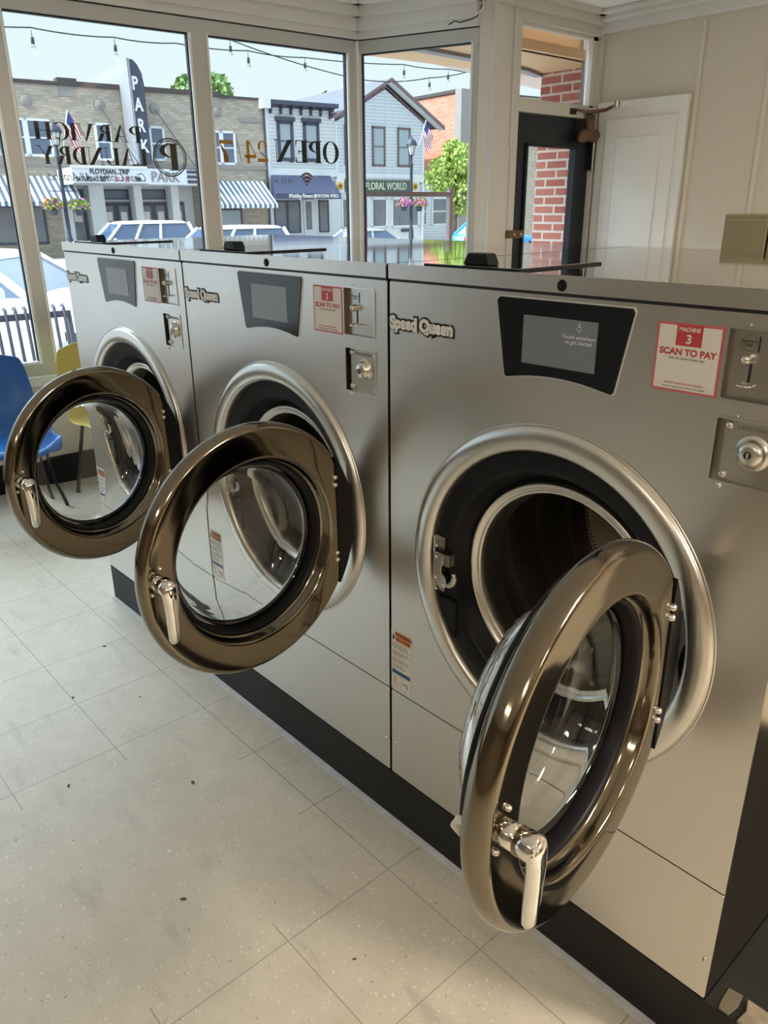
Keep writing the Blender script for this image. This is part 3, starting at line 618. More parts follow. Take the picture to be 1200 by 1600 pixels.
    text('WARNING', .0125, 'ink', 'label_heading', wl_, (.046, -.0012, .5745), .0001, .0002, align='CENTER')
    text('RISK OF BURNS', .0075, 'ink', 'label_heading', wl_, (.046, -.0012, .5635), .0001, .0001, align='CENTER')
    q = MB().m('ink').plate([(.0135, .560), (.017, .566), (.0155, .572), (.0145, .569), (.0125, .578), (.0095, .570), (.0085, .565), (.010, .561)], -.001, -.0006); q.build('label_flame', wl_)
    q = MB().m('greyink')
    random.seed(5)
    for zz in range(17):
        z_ = .551-zz*.0042
        if zz in (4, 9, 13): continue
        q.box(.008, .008+random.uniform(.035, .062), -.0009, -.0006, z_, z_+.0014)
    q.box(.007, .0072, -.0009, -.0006, .428, .462).box(.039, .0395, -.0009, -.0006, .428, .462).box(.071, .0712, -.0009, -.0006, .428, .462).box(.007, .0712, -.0009, -.0006, .4275, .428).box(.007, .0712, -.0009, -.0006, .462, .4625)
    q.tube([(.014, -.0009, .455), (.018, -.0009, .458), (.018, -.0009, .435)], .0009, 4).tube([(.024, -.0009, .436), (.030, -.0009, .44)], .0009, 4).tube([(.046, -.0009, .448), (.060, -.0009, .448), (.060, -.0009, .436)], .0014, 4)
    q.build('label_print', wl_)
    for (bx, bz) in ((.016, .254), (.852, .250)):
        fit(MB().m('satin', True).lathe([(.0001, -.003), (.003, -.0025), (.0048, -.001), (.0055, .0)], bx, bz, 16).m('ink').plate(circ(bx, bz, .0014, 8), -.0033, -.0029).build('screw', T))
    # round cover lock, dispenser lid and grip
    fit(MB().m('black', True).lathe([(.0001, -.007), (.007, -.007), (.0092, -.0055), (.0098, -.004), (.0098, 0)], .4325, 1.4185, 28).m('ink').box(.4315, .4335, -.0076, -.0069, 1.415, 1.422).build('cover_lock', T))
    ld = fit(MB().m('black').box(.097, .332, .006, .262, 1.4347, 1.4385).m('steel_top').box(.103, .326, .012, .256, 1.4384, 1.4389).build('dispenser_lid', T, bevel=.0015))
    gp = [(.176, 0), (.243, 0), (.2395, .008), (.234, .019), (.230, .0215), (.190, .0215), (.186, .019), (.180, .008)]
    MB().m('black').plate([(x, z+1.439) for x, z in gp], .030, .062).build('lid_grip', ld, bevel=.004)
    # latch on the surround, opposite the hinge
    lt = (MB().m('darksteel').box(.141, .158, .008, .012, .745, .875).m('satin').box(.139, .143, -.002, .012, .742, .878).build('door_latch', T)); lt.location = D+Vector((-.037, 0, 0)); lt.scale = (1.3, 1, 1)
    lp = [(.143, .772), (.143, .842), (.162, .842), (.164, .820), (.160, .812), (.160, .796), (.170, .788), (.172, .768), (.168, .762), (.160, .763)]
    MB().m('plate').plate(lp, -.006, -.003).m('darksteel').box(.160, .176, -.004, .014, .815, .842).build('latch_plate', lt, bevel=.001)
    MB().m('plate', True).tube([(.166, -.003, .772), (.172, .002, .768), (.182, .004, .778), (.187, .0, .795), (.186, -.003, .805)], [.004, .006, .007, .005, .004], 10).build('latch_hook', lt)
    for (bx, bz) in ((.148, .831), (.148, .782), (.165, .770), (.149, .858), (.149, .755)):
        MB().m('satin', True).lathe([(.0001, -.0085), (.003, -.008), (.0036, -.006), (.0036, .0)], bx, bz, 12).build('latch_rivet', lt)
    fit(MB().m('satin').cyl((.203, .010, .618), (.203, .014, .618), .0028, 8).cyl((.208, .010, .609), (.208, .014, .609), .0028, 8).build('surround_screw', T))
    fit(MB().m('black').box(.150, .205, .004, .02, .640, .735).build('latch_shelf', T, bevel=.006))
    # hinge plate on the surround
    hp = [(.700, -.115), (.722, -.105), (.731, -.06), (.722, -.035), (.717, -.01), (.722, .02), (.731, .05), (.727, .09), (.715, .115), (.700, .12), (.692, .09), (.690, -.09)]
    fit(MB().m('greysteel').plate([(x, z+CZ) for x, z in hp], .002, .008).m('satin', True).lathe([(.0001, -.003), (.0045, -.002), (.005, .002)], .712, CZ+.095, 12).lathe([(.0001, -.003), (.0045, -.002), (.005, .002)], .708, CZ-.095, 12).build('hinge_plate', T))
    # ------ the door, modelled shut around its hinge then swung open
    R = .284
    prof = [(.262, .024), (.276, .020), (.282, .013), (.2848, .006), (.2850, .000), (.2840, -.008), (.2812, -.014), (.2775, -.0188), (.2745, -.0206), (.2725, -.0213), (.2700, -.0216), (.2500, -.0219), (.2300, -.0222), (.2160, -.0222), (.2145, -.0220), (.2110, -.0205), (.2085, -.017), (.2072, -.012), (.2065, -.006), (.205, .001), (.2025, .0045), (.198, .006), (.1945, .0065), (.1935, .0075), (.193, .024)]
    dob = MB().m('smoked', True).lathe(prof, -R, 0, 160, close=True).build('door', T, loc=Vector(hinge)+D)
    dob.rotation_euler = (0, 0, theta)
    MB().m('rubber', True).lathe([(.199, .004), (.195, .003), (.191, .010), (.188, .022), (.187, .032), (.189, .040), (.235, .044), (.250, .040), (.250, .028), (.199, .028)], -R, 0, 96, close=True).build('door_seal', dob)
    gl = [(.1865, .030), (.1855, .046), (.182, .070), (.175, .090), (.165, .101), (.150, .1065), (.10, .110), (.05, .112), (.0, .113)]
    inn = [(.0, .105), (.05, .104), (.10, .102), (.146, .0985), (.157, .094), (.166, .085), (.173, .068), (.1765, .047), (.178, .030)]
    MB().m('glass', True).lathe(gl, -R, 0, 96).lathe(inn, -R, 0, 96).lathe([inn[-1], gl[0]], -R, 0, 96).build('door_glass', dob, fix=True)
    # handle: post square to the face, grip hanging down from its end
    hx_ = -R-.254; hz = .022
    q = MB().m('chrome', True).tube([(hx_, -.020, hz), (hx_, -.045, hz)], [.0165, .0165], 24).tube([(hx_, -.046, hz), (hx_, -.068, hz), (hx_, -.074, hz)], [.0185, .0185, .015], 24)
    q.build('door_handle', dob)
    # flattened grip
    gv = []; st_ = [(-.069, .0, .0185, .010), (-.070, -.02, .0165, .011), (-.069, -.05, .0140, .0105), (-.068, -.085, .0130, .010), (-.067, -.110, .0120, .009), (-.066, -.118, .007, .005)]
    for (yy, zz, wx_, wy_) in [(-.069, .013, .013, .007)]+st_:
        for j in range(16):
            a = 2*PI*j/16; gv.append((hx_+wx_*math.cos(a), yy+wy_*math.sin(a), hz+zz))
    fs = [(i*16+j, (i+1)*16+j, (i+1)*16+(j+1) % 16, i*16+(j+1) % 16) for i in range(6) for j in range(16)]+[tuple(range(16)), tuple(range(6*16+15, 6*16-1, -1))]
    MB().m('chrome', True).add(gv, fs).build('handle_grip', dob, fix=True)
    for (dx_, dz_) in ((.010, .026), (-.012, -.024)):
        MB().m('satin', True).lathe([(.0001, -.005), (.003, -.004), (.0045, -.001), (.0045, .002)], hx_+dx_, hz+dz_, 12, cy=-.0235).build('handle_screw', dob)
    for dz_ in (.117, .099, -.074, -.092):
        MB().m('satin', True).lathe([(.0001, -.007), (.004, -.006), (.006, -.003), (.006, .003)], -.060, dz_, 14, cy=-.0235).build('hinge_bolt', dob)
    seg = [(-R+(R-.003)*math.cos(a_), (R-.003)*math.sin(a_)) for a_ in [math.radians(-34+70*i_/24) for i_ in range(25)]]
    hc = MB().m('rubber').plate(seg, -.0245, -.008).build('hinge_cover', dob)
    MB().m('white_plastic', True).tube([(hx_+.004, .022, -.002), (hx_+.002, .040, .0), (hx_+.004, .044, -.012), (hx_+.006, .034, -.022)], [.006, .006, .008, .007], 12).m('hose', True).cyl((hx_+.006, .026, .006), (hx_+.006, .030, .026), .005, 12).build('door_strike', dob)
    return T

make_machine(0, math.radians(100.9), (.742, -.008, .846))
make_machine(1, math.radians(94.5), (.724, -.008, .843))
make_machine(2, math.radians(97.3), (.702, -.018, .843))

# black plinth and its caulk line
pl = thing('machine_plinth', 'long low black plinth running under the row of washing machines', 'plinth', (0, 0, 0))
MB().m('plinth').box(0.002, 3.4, 0, .93, 0.001, .155).build('plinth_base', pl)
cv = []
random.seed(3)
N = 110
pts_o = [(i*3.4/N, -.014-random.uniform(0, .004)) for i in range(N+1)]
b = MB().m('caulk', True)
vs = []
for (x, y) in pts_o: vs += [(x, y, .001), (x, y+.004, .006), (x, .0, .009)]
b.add(vs, [(i*3+j, (i+1)*3+j, (i+1)*3+j+1, i*3+j+1) for i in range(N) for j in range(2)]); b.build('caulk_line', pl)
tag(MB().m('scrap').prism([(2.659, .056), (2.668, .03), (2.664, .0), (2.80, .0), (2.80, .062), (2.74, .050), (2.70, .057)], .1555, .165).build('broken_tile', bevel=.003), 'dirty broken floor tile lying on the plinth right of the near washing machine', 'tile')
tag(MB().m('shard').prism([(2.624, .056), (2.650, .060), (2.654, .030), (2.649, .002), (2.630, .001), (2.626, .02)], .1555, .160).build('tile_shard', bevel=.002), 'thin brown tile shard on the plinth, tight against the near washing machine corner', 'tile')

# ------------------------------------------------------------ floor litter (tiny dark specks of dirt, countable)
random.seed(11)
spots = [(.60, -.42), (1.02, -.60), (1.35, -.9), (.85, -.95), (1.6, -.55), (1.72, -.88), (1.9, -.72), (2.0, -.35), (1.25, -.33), (.35, -.2), (.75, -.25), (2.1, -.62), (1.5, -1.15), (1.8, -1.1)]
first = None
for i, (x, y) in enumerate(spots):
    if first is None:
        q = MB().m('brown', True).ball((0, 0, 0), .004, 8, (1.6, 1, .4)); q.ball((.006, .002, 0), .0025, 6, (1, 1, .4)); o = q.build('dirt_speck'); first = o
    else:
        o = first.copy(); COL.objects.link(o)
    tag(o, 'small dark crumb of dirt on the vinyl tile floor', 'dirt', 'dirt specks on the floor'); o.location = (x, y, .0016); o.rotation_euler = (0, 0, random.uniform(0, 6)); s = random.uniform(.6, 1.2); o.scale = (s, s, s)

# ------------------------------------------------------------ moulded chairs by the window
def make_chair(colour, label, loc, rz, wide=1.0):
    t = thing('shell_chair', label, 'chair', loc, rz, 'moulded chairs along the window')
    st = [(-.225, .855, .150), (-.222, .835, .185), (-.212, .76, .205), (-.195, .66, .215), (-.17, .56, .222), (-.13, .485, .226), (-.06, .445, .226), (.04, .435, .226), (.14, .445, .224), (.20, .452, .218), (.235, .442, .208), (.25, .42, .19)]
    nv = 13; vs = []
    for i, (x, z, w) in enumerate(st):
        for j in range(nv):
            s_ = -1+2*j/(nv-1); e = abs(s_)**3
            up_ = .035*e if 4 <= i <= 9 else 0.0; fwd = .035*e if i < 6 else 0
            top = -.03*e if i == 0 else 0
            vs.append((x+fwd, s_*w*wide, z+up_+top))
    fs = [(i*nv+j, (i+1)*nv+j, (i+1)*nv+j+1, i*nv+j+1) for i in range(len(st)-1) for j in range(nv-1)]
    b = MB().m(colour, True).add(vs, fs); o = b.build('shell', t)
    sd = o.modifiers.new('thick', 'SOLIDIFY'); sd.thickness = .008; sd.offset = 0
    ss = o.modifiers.new('smooth', 'SUBSURF'); ss.levels = 2; ss.render_levels = 2
    for sx_ in (-.17, .17):
        for sy_ in (-.17, .17):
            MB().m('chairleg', True).tube([(sx_*.8, sy_*.75, .43), (sx_*1.15, sy_*1.1, .03), (sx_*1.17, sy_*1.12, .004)], [.011, .011, .014], 10).build('leg', t)
    MB().m('chairleg', True).tube([(-.136, -.1275, .425), (.136, -.1275, .425), (.136, .1275, .425), (-.136, .1275, .425)], .010, 8, True).build('leg_frame', t)
    return t
make_chair('yellow', 'yellow moulded fibreglass chair by the window beside the far washing machine', (-1.22, .60, 0), .0)
make_chair('blue', 'blue moulded fibreglass chair at the left edge, behind the far open door', (-1.16, .0, 0), -.05, 1.0)

# ------------------------------------------------------------ window lettering (serif capitals, drawn stroke by stroke)
TK, TN = .235, .04
def ell(cx, cz, rx, rz, tx, tz, a0, a1, n=28):
    """crescent stroke: outer ellipse and an inner one, thick at the sides"""
    o, i_ = [], []
    for j in range(n+1):
        a = math.radians(a0+(a1-a0)*j/n); o.append((cx+rx*math.cos(a), cz+rz*math.sin(a))); i_.append((cx+(rx-tx)*math.cos(a), cz+(rz-tz)*math.sin(a)))
    return [(o[j], o[j+1], i_[j+1], i_[j]) for j in range(n)]
def rc(x0, x1, z0, z1): return [((x0, z0), (x1, z0), (x1, z1), (x0, z1))]
def stem_(x, w=TK, top=True, bot=True, s=.08):
    r = rc(x, x+w, 0, 1)
    if top: r += rc(x-s, x+w+s, 1-TN, 1)
    if bot: r += rc(x-s, x+w+s, 0, TN)
    return r
def dg(x0, z0, x1, z1, w): return [((x0, z0), (x0+w, z0), (x1+w, z1), (x1, z1))]
GL = {
 'I': (stem_(.08), .36), 'P': (stem_(.08)+ell(.28, .735, .42, .265, .19, TN, -90, 90), .74),
 'R': (stem_(.08)+ell(.26, .745, .40, .255, .19, TN, -90, 90)+dg(.40, .49, .62, 0, .21)+rc(.62, .90, 0, TN), .92),
 'D': (stem_(.08)+ell(.26, .5, .55, .5, .21, TN, -90, 90), .86), 'L': (stem_(.08)+rc(.28, .68, 0, TN)+[((.60, 0), (.68, 0), (.68, .28), (.65, .28))], .74),
 'E': (stem_(.08)+rc(.28, .66, 0, TN)+rc(.28, .64, 1-TN, 1)+rc(.28, .48, .48, .48+TN)+[((.56, 0), (.66, 0), (.66, .28), (.64, .28)), ((.56, 1), (.64, 1), (.64, .72), (.62, .72)), ((.42, .5), (.50, .36), (.50, .64))], .74),
 'A': (dg(.08, 0, .40, 1, .045)+[((.36, 1), (.46, 1), (.86, 0), (.64, 0))]+rc(.22, .64, .32, .32+TN)+rc(0, .26, 0, TN)+rc(.56, .94, 0, TN), .94),
 'V': ([((.08, 1), (.30, 1), (.56, 0), (.48, 0))]+dg(.48, 0, .84, 1, .045)+rc(0, .38, 1-TN, 1)+rc(.74, .98, 1-TN, 1), .96),
 'C': (ell(.5, .5, .46, .52, .21, TN, 48, 312)+[((.80, .98), (.84, .98), (.84, .70), (.80, .84)), ((.80, .02), (.84, .02), (.84, .26), (.80, .12))], .92),
 'H': (stem_(.08)+stem_(.66)+rc(.28, .66, .48, .48+TN), .98), 'U': (stem_(.08, TK, True, False)+rc(.08, .28, 0, 0)+rc(.76, .80, .35, 1)+rc(.66, .90, 1-TN, 1)+ell(.44, .30, .36, .32, .14, TN, 180, 360)[:28], .92),
 'N': (rc(.12, .155, 0, 1)+rc(.86, .895, 0, 1)+[((.06, 1), (.30, 1), (.895, 0), (.66, 0))]+rc(0, .26, 0, TN)+rc(0, .2, 1-TN, 1)+rc(.76, 1.0, 1-TN, 1), 1.0),
 'Y': ([((.04, 1), (.27, 1), (.54, .46), (.34, .46))]+rc(.34, .54, 0, .48)+[((.46, .46), (.52, .46), (.86, 1), (.81, 1))]+rc(-.02, .34, 1-TN, 1)+rc(.70, .96, 1-TN, 1)+rc(.24, .64, 0, TN), .94),
 'O': (ell(.46, .5, .45, .52, .20, TN, 0, 360, 48), .94),
 '2': (ell(.36, .74, .32, .27, .17, .04, -40, 200)+[((.60, .57), (.50, .42), (.04, .20), (.02, .16), (.02, 0), (.14, .16), (.55, .5))]+rc(.02, .70, 0, .17)+[((.62, 0), (.70, 0), (.72, .30), (.70, .30))], .78),
 '4': (rc(.42, .60, -.08, 1)+[((.42, 1), (.50, 1), (.06, .32), (.0, .32))]+rc(0, .76, .17, .33), .80),
 '/': ([((.0, -.05), (.04, -.05), (.30, 1.05), (.26, 1.05))], .36),
 '7': (rc(.02, .66, .83, 1)+[((.62, .85), (.66, .9), (.50, .4), (.48, 0), (.24, 0), (.26, .3), (.40, .55))]+[((.02, 1), (.02, .66), (.04, .66), (.08, 1))], .70),
}
def serif(word, y_start, y_end, z0, h, m, name, parent, gap=.02, off=.004):
    """mirror lettering on the glass: reads from the street, starts at y_start and runs towards smaller y"""
    tot = sum(GL[c][1]+gap for c in word)-gap; k = (y_start-y_end)/tot; x = 0; b = MB().m(m)
    for c in word:
        qs, adv = GL[c]
        for poly in qs:
            pp = []
            for (px, pz) in poly:
                yy = y_start-(x+px)*k; pp.append((wx(yy)-.012-off, yy, z0+pz*h))
            if len(set(pp)) >= 3: b.add(pp, [tuple(range(len(pp)))])
        x += adv+gap
    o = b.build(name, parent); sd = o.modifiers.new('film', 'SOLIDIFY'); sd.thickness = .0006; return o
w5, w6 = WINS[4], WINS[5]
serif('PARVICH', 1.163, .570, 1.893, .086, 'vinylblack', 'window_lettering', w5)
serif('LAUNDRY', 1.185, .575, 1.772, .090, 'vinylblack', 'window_lettering', w5)
serif('OPEN', 2.540, 2.035, 1.815, .133, 'vinylblack', 'window_lettering', w6)
serif('24', 1.990, 1.815, 1.812, .122, 'vinylorange', 'window_lettering', w6)
serif('/', 1.800, 1.762, 1.815, .120, 'vinylthin', 'window_lettering', w6)
serif('7', 1.745, 1.645, 1.805, .125, 'vinylorange', 'window_lettering', w6)
# P emblem in two rings
eb = MB().m('vinylblack'); cy_, cz_ = 1.325, 1.822
for (ra, rb) in ((.105, .0975), (.0925, .0875)):
    for j in range(64):
        a, c2 = 2*PI*j/64, 2*PI*(j+1)/64
        q4 = [(ra, a), (ra, c2), (rb, c2), (rb, a)]
        eb.add([(wx(cy_+r*math.cos(t_))-.016, cy_+r*math.cos(t_), cz_+r*math.sin(t_)) for r, t_ in q4], [(0, 1, 2, 3)])
for poly in GL['P'][0]:
    pp = []
    for (px, pz) in poly: yy = cy_+.060-(px*.175); pp.append((wx(yy)-.016, yy, cz_-.070+pz*.145))
    eb.add(pp, [tuple(range(len(pp)))])
eb.build('window_emblem', w5)
def mirror_basis(): return Matrix(((-WK/c_, 0, -1, 0), (-1, 0, WK/c_, 0), (0, 1, 0, 0), (0, 0, 0, 1)))
text('Clean Clothes, All Around.', .062, 'vinylthin', 'window_lettering', w5, (wx(1.17)-.016, 1.17, 1.690), .0002, .0, basis=mirror_basis(), shear=.45, sx=.82)
text('FREE WI-FI', .036, 'vinylthin', 'window_lettering', w6, (wx(2.17)-.016, 2.17, 1.690), .0002, .0, basis=mirror_basis(), sp=1.5, sx=.9)
wf = MB().m('vinylbrown')
for r in (.068, .050, .032, .014):
    for j in range(16):
        a, c2 = math.radians(45+90*j/16), math.radians(45+90*(j+1)/16); r0 = max(r-.011, 0.0)
        wf.add([(wx(2.275+rr*math.cos(t_))-.016, 2.275+rr*math.cos(t_), 1.672+rr*math.sin(t_)*1.25) for rr, t_ in ((r, a), (r, c2), (r0, c2), (r0, a))], [(0, 1, 2, 3)])
wf.build('wireless_symbol', w6)
# ------------------------------------------------------------ outside: alcove, bench, rail
GZ = -.12
struct(MB().m('concrete').prism([(wx(-30)-.1, -30), (wx(40)+.3, 40), (-3.6+40*.13, 40), (-3.6-30*.13, -30)], GZ-.3, GZ).build('ground_sidewalk'))
bs = MB().m('soffit').prism([(-1.62, 2.75), (-.72, 3.05), (DX-.12, 3.05), (DX-.12, 5.6), (-1.40, 5.6)], 2.50, 2.56)
struct(bs.build('ceiling_alcove'))
struct(MB().m('beam').prism([(-1.20, 2.86), (-1.23, 3.53), (-1.31, 4.13), (-1.40, 4.44), (-1.33, 4.44), (-1.23, 4.13), (-1.15, 3.53), (-1.12, 2.89)], 2.478, 2.60).build('trim_8'))
struct(MB().m('soffitpink').prism([(-1.195, 2.86), (-1.45, 2.86), (-1.50, 3.1), (-1.70, 4.0), (-1.90, 5.0), (-2.0, 5.6), (-1.36, 5.6), (-1.36, 4.44), (-1.30, 4.1), (-1.22, 3.5)], 2.505, 2.56).build('ceiling_canopy'))
struct(MB().m('soffit').box(DX-.20, DX-.16, 3.10, 4.44, 2.50, 2.74).build('trim_10'))
pr = MB().m('redbrick').box(-1.34, DX-.10, 4.44, 6.0, -.1, 2.50)
struct(pr.build('wall_alcove'))
struct(MB().m('beam').box(DX-.14, DX-.10, 4.165, 4.44, -.1, 2.7).build('trim_9'))

bn = thing('street_bench', 'dark slatted steel bench outside on the pavement, close to the window', 'bench', (-2.75, -.1, GZ), -math.atan(WK))
for i in range(31):
    y = -.85+i*.0635
    q = MB().m('bench', True)
    q.tube([(-.035, y, 1.035), (-.02, y, 1.045), (.005, y, 1.03), (.03, y, .74), (.05, y, .52), (.09, y, .46), (.44, y, .44), (.47, y, .42)], .011, 6)
    for vi in range(len(q.v)):
        pass
    q.build('slat', bn)
MB().m('bench').box(-.012, .004, -.90, 1.10, .96, 1.005).box(.008, .03, -.90, 1.10, .64, .68).build('back_rail', bn, bevel=.004)
MB().m('bench').box(.10, .13, -.9, 1.1, .40, .43).box(.40, .43, -.9, 1.1, .40, .43).build('seat_rail', bn)
for y in (-.88, 1.09):
    MB().m('bench', True).tube([(-.02, y, 1.0), (.05, y, .5), (.10, y, .42), (.05, y, 0)], .018, 8).build('rear_leg', bn)
    MB().m('bench', True).tube([(.40, y, .42), (.44, y, 0)], .018, 8).build('front_leg', bn)

rl = thing('handrail', 'grey steel handrail with a square post outside the corner window', 'handrail', (-1.9, 3.0, GZ))
MB().m('railsteel').box(-.02, .02, 1.0, 1.04, 0, 1.79).m('darksteel').box(-.025, .025, .995, 1.045, 1.79, 1.80).build('post', rl)
MB().m('railsteel').box(-.018, .018, .06, 1.0, 1.735, 1.77).build('top_rail', rl)
MB().m('railsteel').box(-.02, .02, .04, .08, 0, 1.80).build('post', rl)

# string lights
def strand(pts, bulbs, label, sag=.05):
    t = thing('string_lights', label, 'string lights', pts[0])
    p0 = Vector(pts[0]); path = []
    for a, b_ in zip(pts[:-1], pts[1:]):
        a, b_ = Vector(a), Vector(b_)
        for i in range(8):
            u = i/8; path.append(a+(b_-a)*u-Vector((0, 0, sag*4*u*(1-u)))-p0)
    path.append(Vector(pts[-1])-p0)
    MB().m('wire', True).tube(path, .006, 6).build('cable', t)
    for p in bulbs:
        p = Vector(p)-p0
        q = MB().m('wire', True).cyl(p, p-Vector((0, 0, .06)), .003, 6).cyl(p-Vector((0, 0, .05)), p-Vector((0, 0, .10)), .014, 10).build('bulb_socket', t)
        MB().m('bulb', True).ball(tuple(p-Vector((0, 0, .135))), .026, 12, (1, 1, 1.5)).build('bulb', q)
    return t
strand([(-4.5, .6, 2.88), (-4.5, 1.71, 2.94), (-4.5, 2.43, 2.95), (-4.5, 3.03, 2.97), (-4.5, 3.82, 2.99), (-4.5, 4.52, 3.00), (-4.5, 5.95, 3.07), (-4.5, 6.69, 3.09), (-4.5, 8.2, 3.12)],
       [(-4.5, 1.71, 2.92), (-4.5, 2.43, 2.94), (-4.5, 3.82, 2.98), (-4.5, 4.52, 3.0), (-4.5, 5.95, 3.06), (-4.5, 6.69, 3.08)], 'long outdoor string of clear bulbs crossing all the windows from left to right', .015)
strand([(-4.0, 2.6, 3.30), (-4.5, 3.53, 3.08), (-4.5, 5.28, 2.86), (-4.5, 6.37, 2.97), (-4.5, 7.4, 3.2)],
       [(-4.5, 3.62, 3.06), (-4.5, 5.20, 2.88), (-4.5, 6.37, 2.97)], 'outdoor string of larger clear bulbs dipping down towards the corner post', .03)

# ------------------------------------------------------------ the street
UX, UY = 0.1289, 0.9917
RZ = math.atan2(UY, UX)
def S(u, v, z=0): return (-35+UX*u+UY*v, UY*u-UX*v, z)
rd = MB().m('asphalt').add([S(-60, 34, -.30), S(90, 34, -.30), S(90, 5.2, -.58), S(-60, 5.2, -.58)], [(0, 1, 2, 3)]).m('concrete')
struct(rd.build('ground_road'))
sw = MB().m('concrete').add([S(-60, 5.2, -.44), S(90, 5.2, -.44), S(90, -.5, -.40), S(-60, -.5, -.40), S(-60, 5.2, -.60), S(90, 5.2, -.60)], [(0, 1, 2, 3), (0, 4, 5, 1)])
struct(sw.build('ground_far_sidewalk'))
G = -.45
def site(name, label, cat, u, v=0, group=None, z=G): return thing(name, label, cat, S(u, v, z), RZ, group)
def win(parent, x0, x1, z0, z1, fr, y=0.0, t=.09, hood=False, gl='winglass', split=True):
    zo = -G
    w = MB().m(fr).box(x0, x0+t, y-.06, y+.02, z0+zo, z1+zo).box(x1-t, x1, y-.06, y+.02, z0+zo, z1+zo).box(x0, x1, y-.06, y+.02, z0+zo, z0+t+zo).box(x0, x1, y-.06, y+.02, z1-t+zo, z1+zo)
    if hood: w.box(x0-.08, x1+.08, y-.16, y, z1+zo-.02, z1+zo+.16)
    if split: w.box(x0, x1, y-.045, y, (z0+z1)/2-.03+zo, (z0+z1)/2+.03+zo)
    w = w.build('window', parent)
    MB().m(gl).box(x0+t*.8, x1-t*.8, y-.03, y-.02, z0+t*.8+zo, z1-t*.8+zo).build('pane', w)
    return w
zo = -G
# --- long tan brick building with the cinema
tb = site('brick_building', 'long two storey tan brick building with the cinema across the street', 'building', 4.0)
X = lambda u: u-4.0
MB().m('tanbrick').box(0, X(22.9), 0, 11, 2.9+zo, 6.32+zo).box(0, X(12.9), 0, 11, 0, 2.9+zo).box(X(19.3), X(22.9), 0, 11, 0, 2.9+zo).build('wall', tb)
MB().m('shopwhite').box(X(12.9), X(19.3), .9, 11, 0, 2.9+zo).build('recessed_wall', tb)
q = MB().m('cap')
q.box(0, X(13.5), -.08, .4, 6.32+zo, 6.47+zo).box(X(13.45), X(14.25), -.12, .4, 6.32+zo, 6.62+zo).box(X(14.25), X(20.7), -.08, .4, 6.32+zo, 6.52+zo).box(X(20.6), X(21.1), -.12, .4, 6.28+zo, 6.42+zo).box(X(21.1), X(22.95), -.08, .4, 6.30+zo, 6.40+zo)
q.build('parapet_coping', tb)
MB().m('stone').box(X(13.5), X(14.2), -.06, 0, 5.95+zo, 6.32+zo).box(X(20.0), X(20.75), -.06, 0, 5.85+zo, 6.3+zo).box(0, X(22.9), -.07, 0, 3.26+zo, 3.44+zo).box(X(21.6), X(22.8), -.05, 0, 5.35+zo, 5.5+zo).build('stone_trim', tb)
for (a, b_, c, d) in ((10.75, 11.95, 3.6, 5.05), (11.95, 12.95, 3.6, 5.05), (14.75, 15.45, 3.5, 5.0), (17.15, 17.85, 3.55, 4.98), (19.95, 20.6, 3.45, 4.92), (20.6, 21.32, 3.45, 4.92)):
    win(tb, X(a), X(b_), c, d, 'shopwhite', 0, .10)
for u in (12.14, 15.1, 17.52, 20.45):
    MB().m('stone', True).lathe([(.0001, -.10), (.12, -.09), (.22, -.05), (.24, 0)], X(u), 5.68+zo, 20).build('medallion', tb)
q = MB().m('cardark')
for a, b_ in ((15.1, 15.9), (17.52, 18.4)): q.tube([(X(a), -.08, 5.65+zo), (X(b_), -2.1, 3.2+zo)], .022, 5)
q.build('marquee_rods', tb)
# shop front below
for (a, b_, z0, z1) in ((8.0, 12.2, .15, 1.7), (19.95, 21.4, .1, 1.5)): win(tb, X(a), X(b_), z0, z1, 'navytrim', -.02, .08, gl='curtain' if a > 15 else 'shopglass', split=False)
for (a, b_) in ((14.2, 14.85), (16.2, 16.55), (17.95, 18.3), (12.9, 13.4)): MB().m('shopwhite').box(X(a), X(b_), .1, .9, 0, 2.6+zo).build('column', tb)
for (a, b_) in ((13.4, 14.15), (14.85, 15.5), (15.5, 16.18), (16.57, 17.25), (17.25, 17.93), (18.35, 18.8)):
    w = MB().m('navytrim').box(X(a), X(b_), .78, .9, 0, 1.82+zo).build('door', tb)
    MB().m('shopglass').box(X(a)+.13, X(b_)-.13, .76, .78, .35, 1.65+zo).m('labelwhite').box(X(a)+.2, X(b_)-.2, .75, .76, 1.0+zo, 1.4+zo).build('pane', w)
for (a, b_) in ((13.4, 14.15), (14.85, 16.18), (16.57, 17.93)): win(tb, X(a), X(b_), 1.93, 2.36, 'navytrim', .9, .05, split=False)
# striped awnings
def awning(u0, u1, zt, v1, ub0, ub1, zb, m, label, val=.16):
    t = site('awning', label, 'awning', u0, .0); t.location.z = 0
    b = MB().m(m).add([(0, -.02, zt), (u1-u0, -.02, zt), (ub1-u0, -v1, zb), (ub0-u0, -v1, zb), (ub0-u0, -v1, zb-val), (ub1-u0, -v1, zb-val)], [(0, 1, 2, 3), (3, 2, 5, 4)])
    b.add([(0, -.02, zt), (ub0-u0, -v1, zb), (ub0-u0, -v1, zb-val), (0, -.02, zb-val), (u1-u0, -.02, zt), (ub1-u0, -v1, zb), (ub1-u0, -v1, zb-val), (u1-u0, -.02, zb-val)], [(0, 1, 2, 3), (7, 6, 5, 4)])
    o = b.build('canvas', t); sd = o.modifiers.new('thick', 'SOLIDIFY'); sd.thickness = .02
    MB().m('wire').tube([(0, -.05, zb), (ub0-u0, -v1+.02, zb)], .02, 6).tube([(u1-u0, -.05, zb), (ub1-u0, -v1+.02, zb)], .02, 6).build('awning_frame', t)
    return t
awning(6.6, 13.5, 2.84, 1.6, 6.6, 13.4, 1.83, 'stripes', 'blue and white striped awning left of the cinema marquee')
